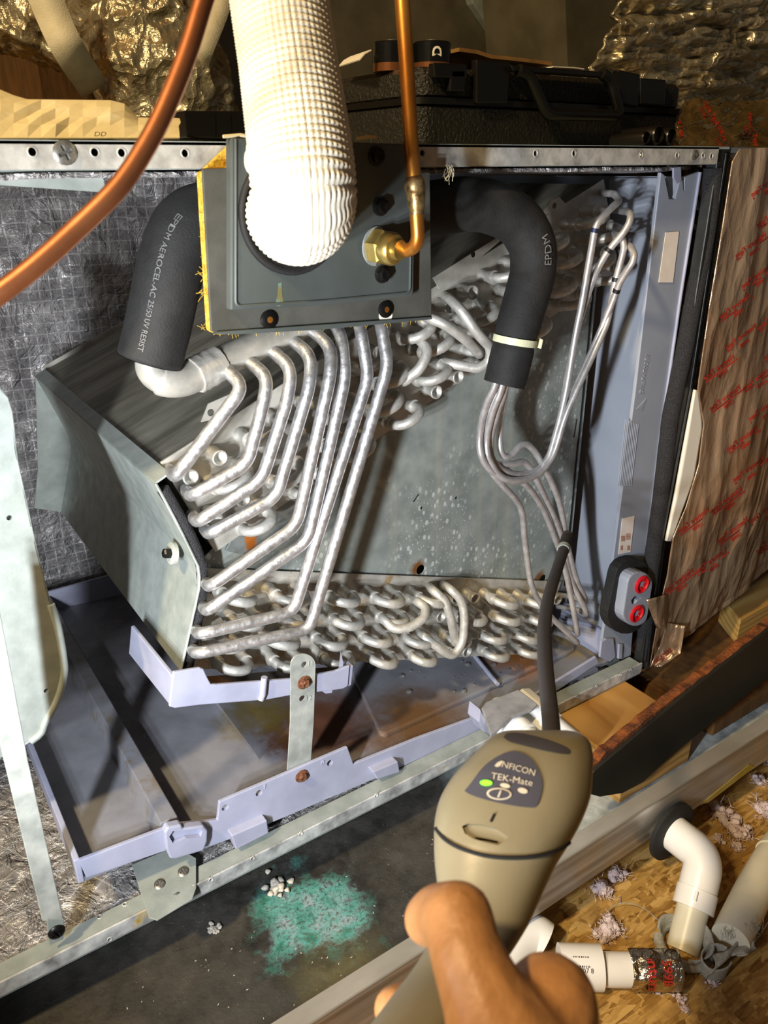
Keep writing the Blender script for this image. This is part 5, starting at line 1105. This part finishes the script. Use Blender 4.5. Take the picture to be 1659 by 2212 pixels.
decal('print_mark', [(1068, 1654), (1076, 1646), (1086, 1644), (1082, 1652), (1074, 1657)], .0010, M['decaltext'], fpd, 2)
def ell(px, py, rx, ry, an, n=12): return [(px + rx * math.cos(t) * math.cos(an) - ry * math.sin(t) * math.sin(an), py + rx * math.cos(t) * math.sin(an) + ry * math.sin(t) * math.cos(an)) for t in [2 * math.pi * k / n for k in range(n)]]
decal('green_led', ell(1050, 1691, 13, 6, .05), .0013, M['led'], fpd, 3); decal('led_window', ell(1091, 1697, 11, 5, .2), .0012, M['decaltext'], fpd, 3); decal('led_window', ell(1129, 1708, 11, 6, .25), .0012, M['decaltext'], fpd, 3)
decal('power_button', ell(1078, 1715, 27, 13, .06, 16), .0011, M['decaltext'], fpd, 3); decal('power_button_face', ell(1078, 1715, 22.5, 9.8, .06, 16), .0014, M['decal'], fpd, 3)
decal('power_mark', [(1074, 1722), (1080, 1708), (1083, 1708), (1078, 1722)], .0017, M['decaltext'], fpd, 2, 2)
fn = st2(.0004)
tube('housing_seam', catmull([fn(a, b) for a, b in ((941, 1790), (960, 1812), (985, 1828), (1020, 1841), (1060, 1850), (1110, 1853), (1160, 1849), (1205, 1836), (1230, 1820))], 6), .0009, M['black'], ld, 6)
def pocket(poly, depth):
    v0 = [st2(.004)(x, y) for x, y in poly]; v1 = [st2(-depth)(x, y) for x, y in poly]; n = len(poly)
    return v0 + v1, [tuple(range(n)), tuple(range(2 * n - 1, n - 1, -1))] + [(i, (i + 1) % n, (i + 1) % n + n, i + n) for i in range(n)]
drill(body, [pocket([(998, 1785), (1010, 1779), (1040, 1781), (1070, 1789), (1098, 1808), (1088, 1818), (1076, 1826), (1050, 1820), (1022, 1812), (1004, 1800)], .0022)])
drill(body, [pocket([(1026, 1808), (1042, 1810), (1076, 1817), (1075, 1824), (1048, 1819), (1026, 1812)], .0075)])
body.data.polygons.foreach_set('use_smooth', [True] * len(body.data.polygons)); body.data.set_sharp_from_angle(angle=math.radians(40))
tube('scratch', [fn(1068, 1758), fn(1063, 1768), fn(1060, 1775)], .0005, M['black'], ld, 5)
pb = catmull([P(1192, 1600, q=.385), P(1190, 1560, q=.40), P(1184, 1500, q=.43), P(1178, 1430, q=.47), P(1176, 1360, q=.52), P(1184, 1295, q=.58), P(1202, 1235, q=.63), P(1218, 1185, q=.665), P(1226, 1155, q=.685)], 12)
n_ = len(pb)
tube('flexible_probe', pb, [.0046 + .0007 * math.sin(i * 1.9) * 0 for i in range(n_)], M['panelgrey'], ld, 14)
tube('probe_ring', [pb[-14], pb[-12]], .0053, M['galv'], ld, 14); tube('probe_tip', pb[-12:], [.0050] * 8 + [.0048, .0046, .0042, .0034], M['blackfoam'], ld, 14)
# ================================================================== HAND
CH = [
 [(928, 1986, .262, .0090), (952, 1976, .252, .0100), (990, 1984, .238, .0112), (1008, 2062, .230, .0112), (1052, 2170, .224, .0132), (1110, 2290, .222, .0190)],
 [(1110, 2290, .222, .0190), (1150, 2420, .222, .0270), (1240, 2680, .215, .0280), (1330, 3000, .205, .0300)],
 [(1188, 2172, .236, .0150), (1150, 2260, .232, .0180), (1150, 2420, .228, .0250)],
 [(1188, 2172, .240, .0150), (1182, 2300, .244, .0165), (1170, 2430, .240, .0170), (1160, 2540, .236, .0170)],
 [(1188, 2172, .242, .0140), (1110, 2165, .292, .0098), (960, 2150, .312, .0088), (852, 2178, .288, .0080)],
 [(1182, 2300, .244, .0140), (1080, 2290, .292, .0102), (900, 2270, .300, .0092), (780, 2290, .272, .0084)],
 [(1170, 2430, .240, .0135), (1020, 2410, .285, .0100), (830, 2380, .288, .0090), (720, 2390, .262, .0080)],
 [(1160, 2540, .236, .0125), (980, 2520, .275, .0088), (790, 2480, .276, .0078), (690, 2470, .252, .0070)]]
bm = bmesh.new()
def ball(c, r):
    bmesh.ops.create_icosphere(bm, subdivisions=2, radius=r, matrix=Matrix.Translation(c))
for ch in CH:
    pts = [(P(a, b, q=c), d) for a, b, c, d in ch]
    for (p, r), (q, s) in zip(pts, pts[1:]):
        n_ = max(2, int((q - p).length / (min(r, s) * .22)))
        for k in range(n_ + 1): ball(p.lerp(q, k / n_), r + (s - r) * k / n_)
me = bpy.data.meshes.new('hand'); bm.to_mesh(me); bm.free()
hand = link('person_hand', me, M['skin'], None, True)
mm = hand.modifiers.new('remesh', 'REMESH'); mm.mode = 'VOXEL'; mm.voxel_size = .0014; mm.use_smooth_shade = True
ms = hand.modifiers.new('smooth', 'SMOOTH'); ms.factor = .6; ms.iterations = 10
tag(hand, 'bare right hand gripping the leak detector with the thumb over its front', 'hand')
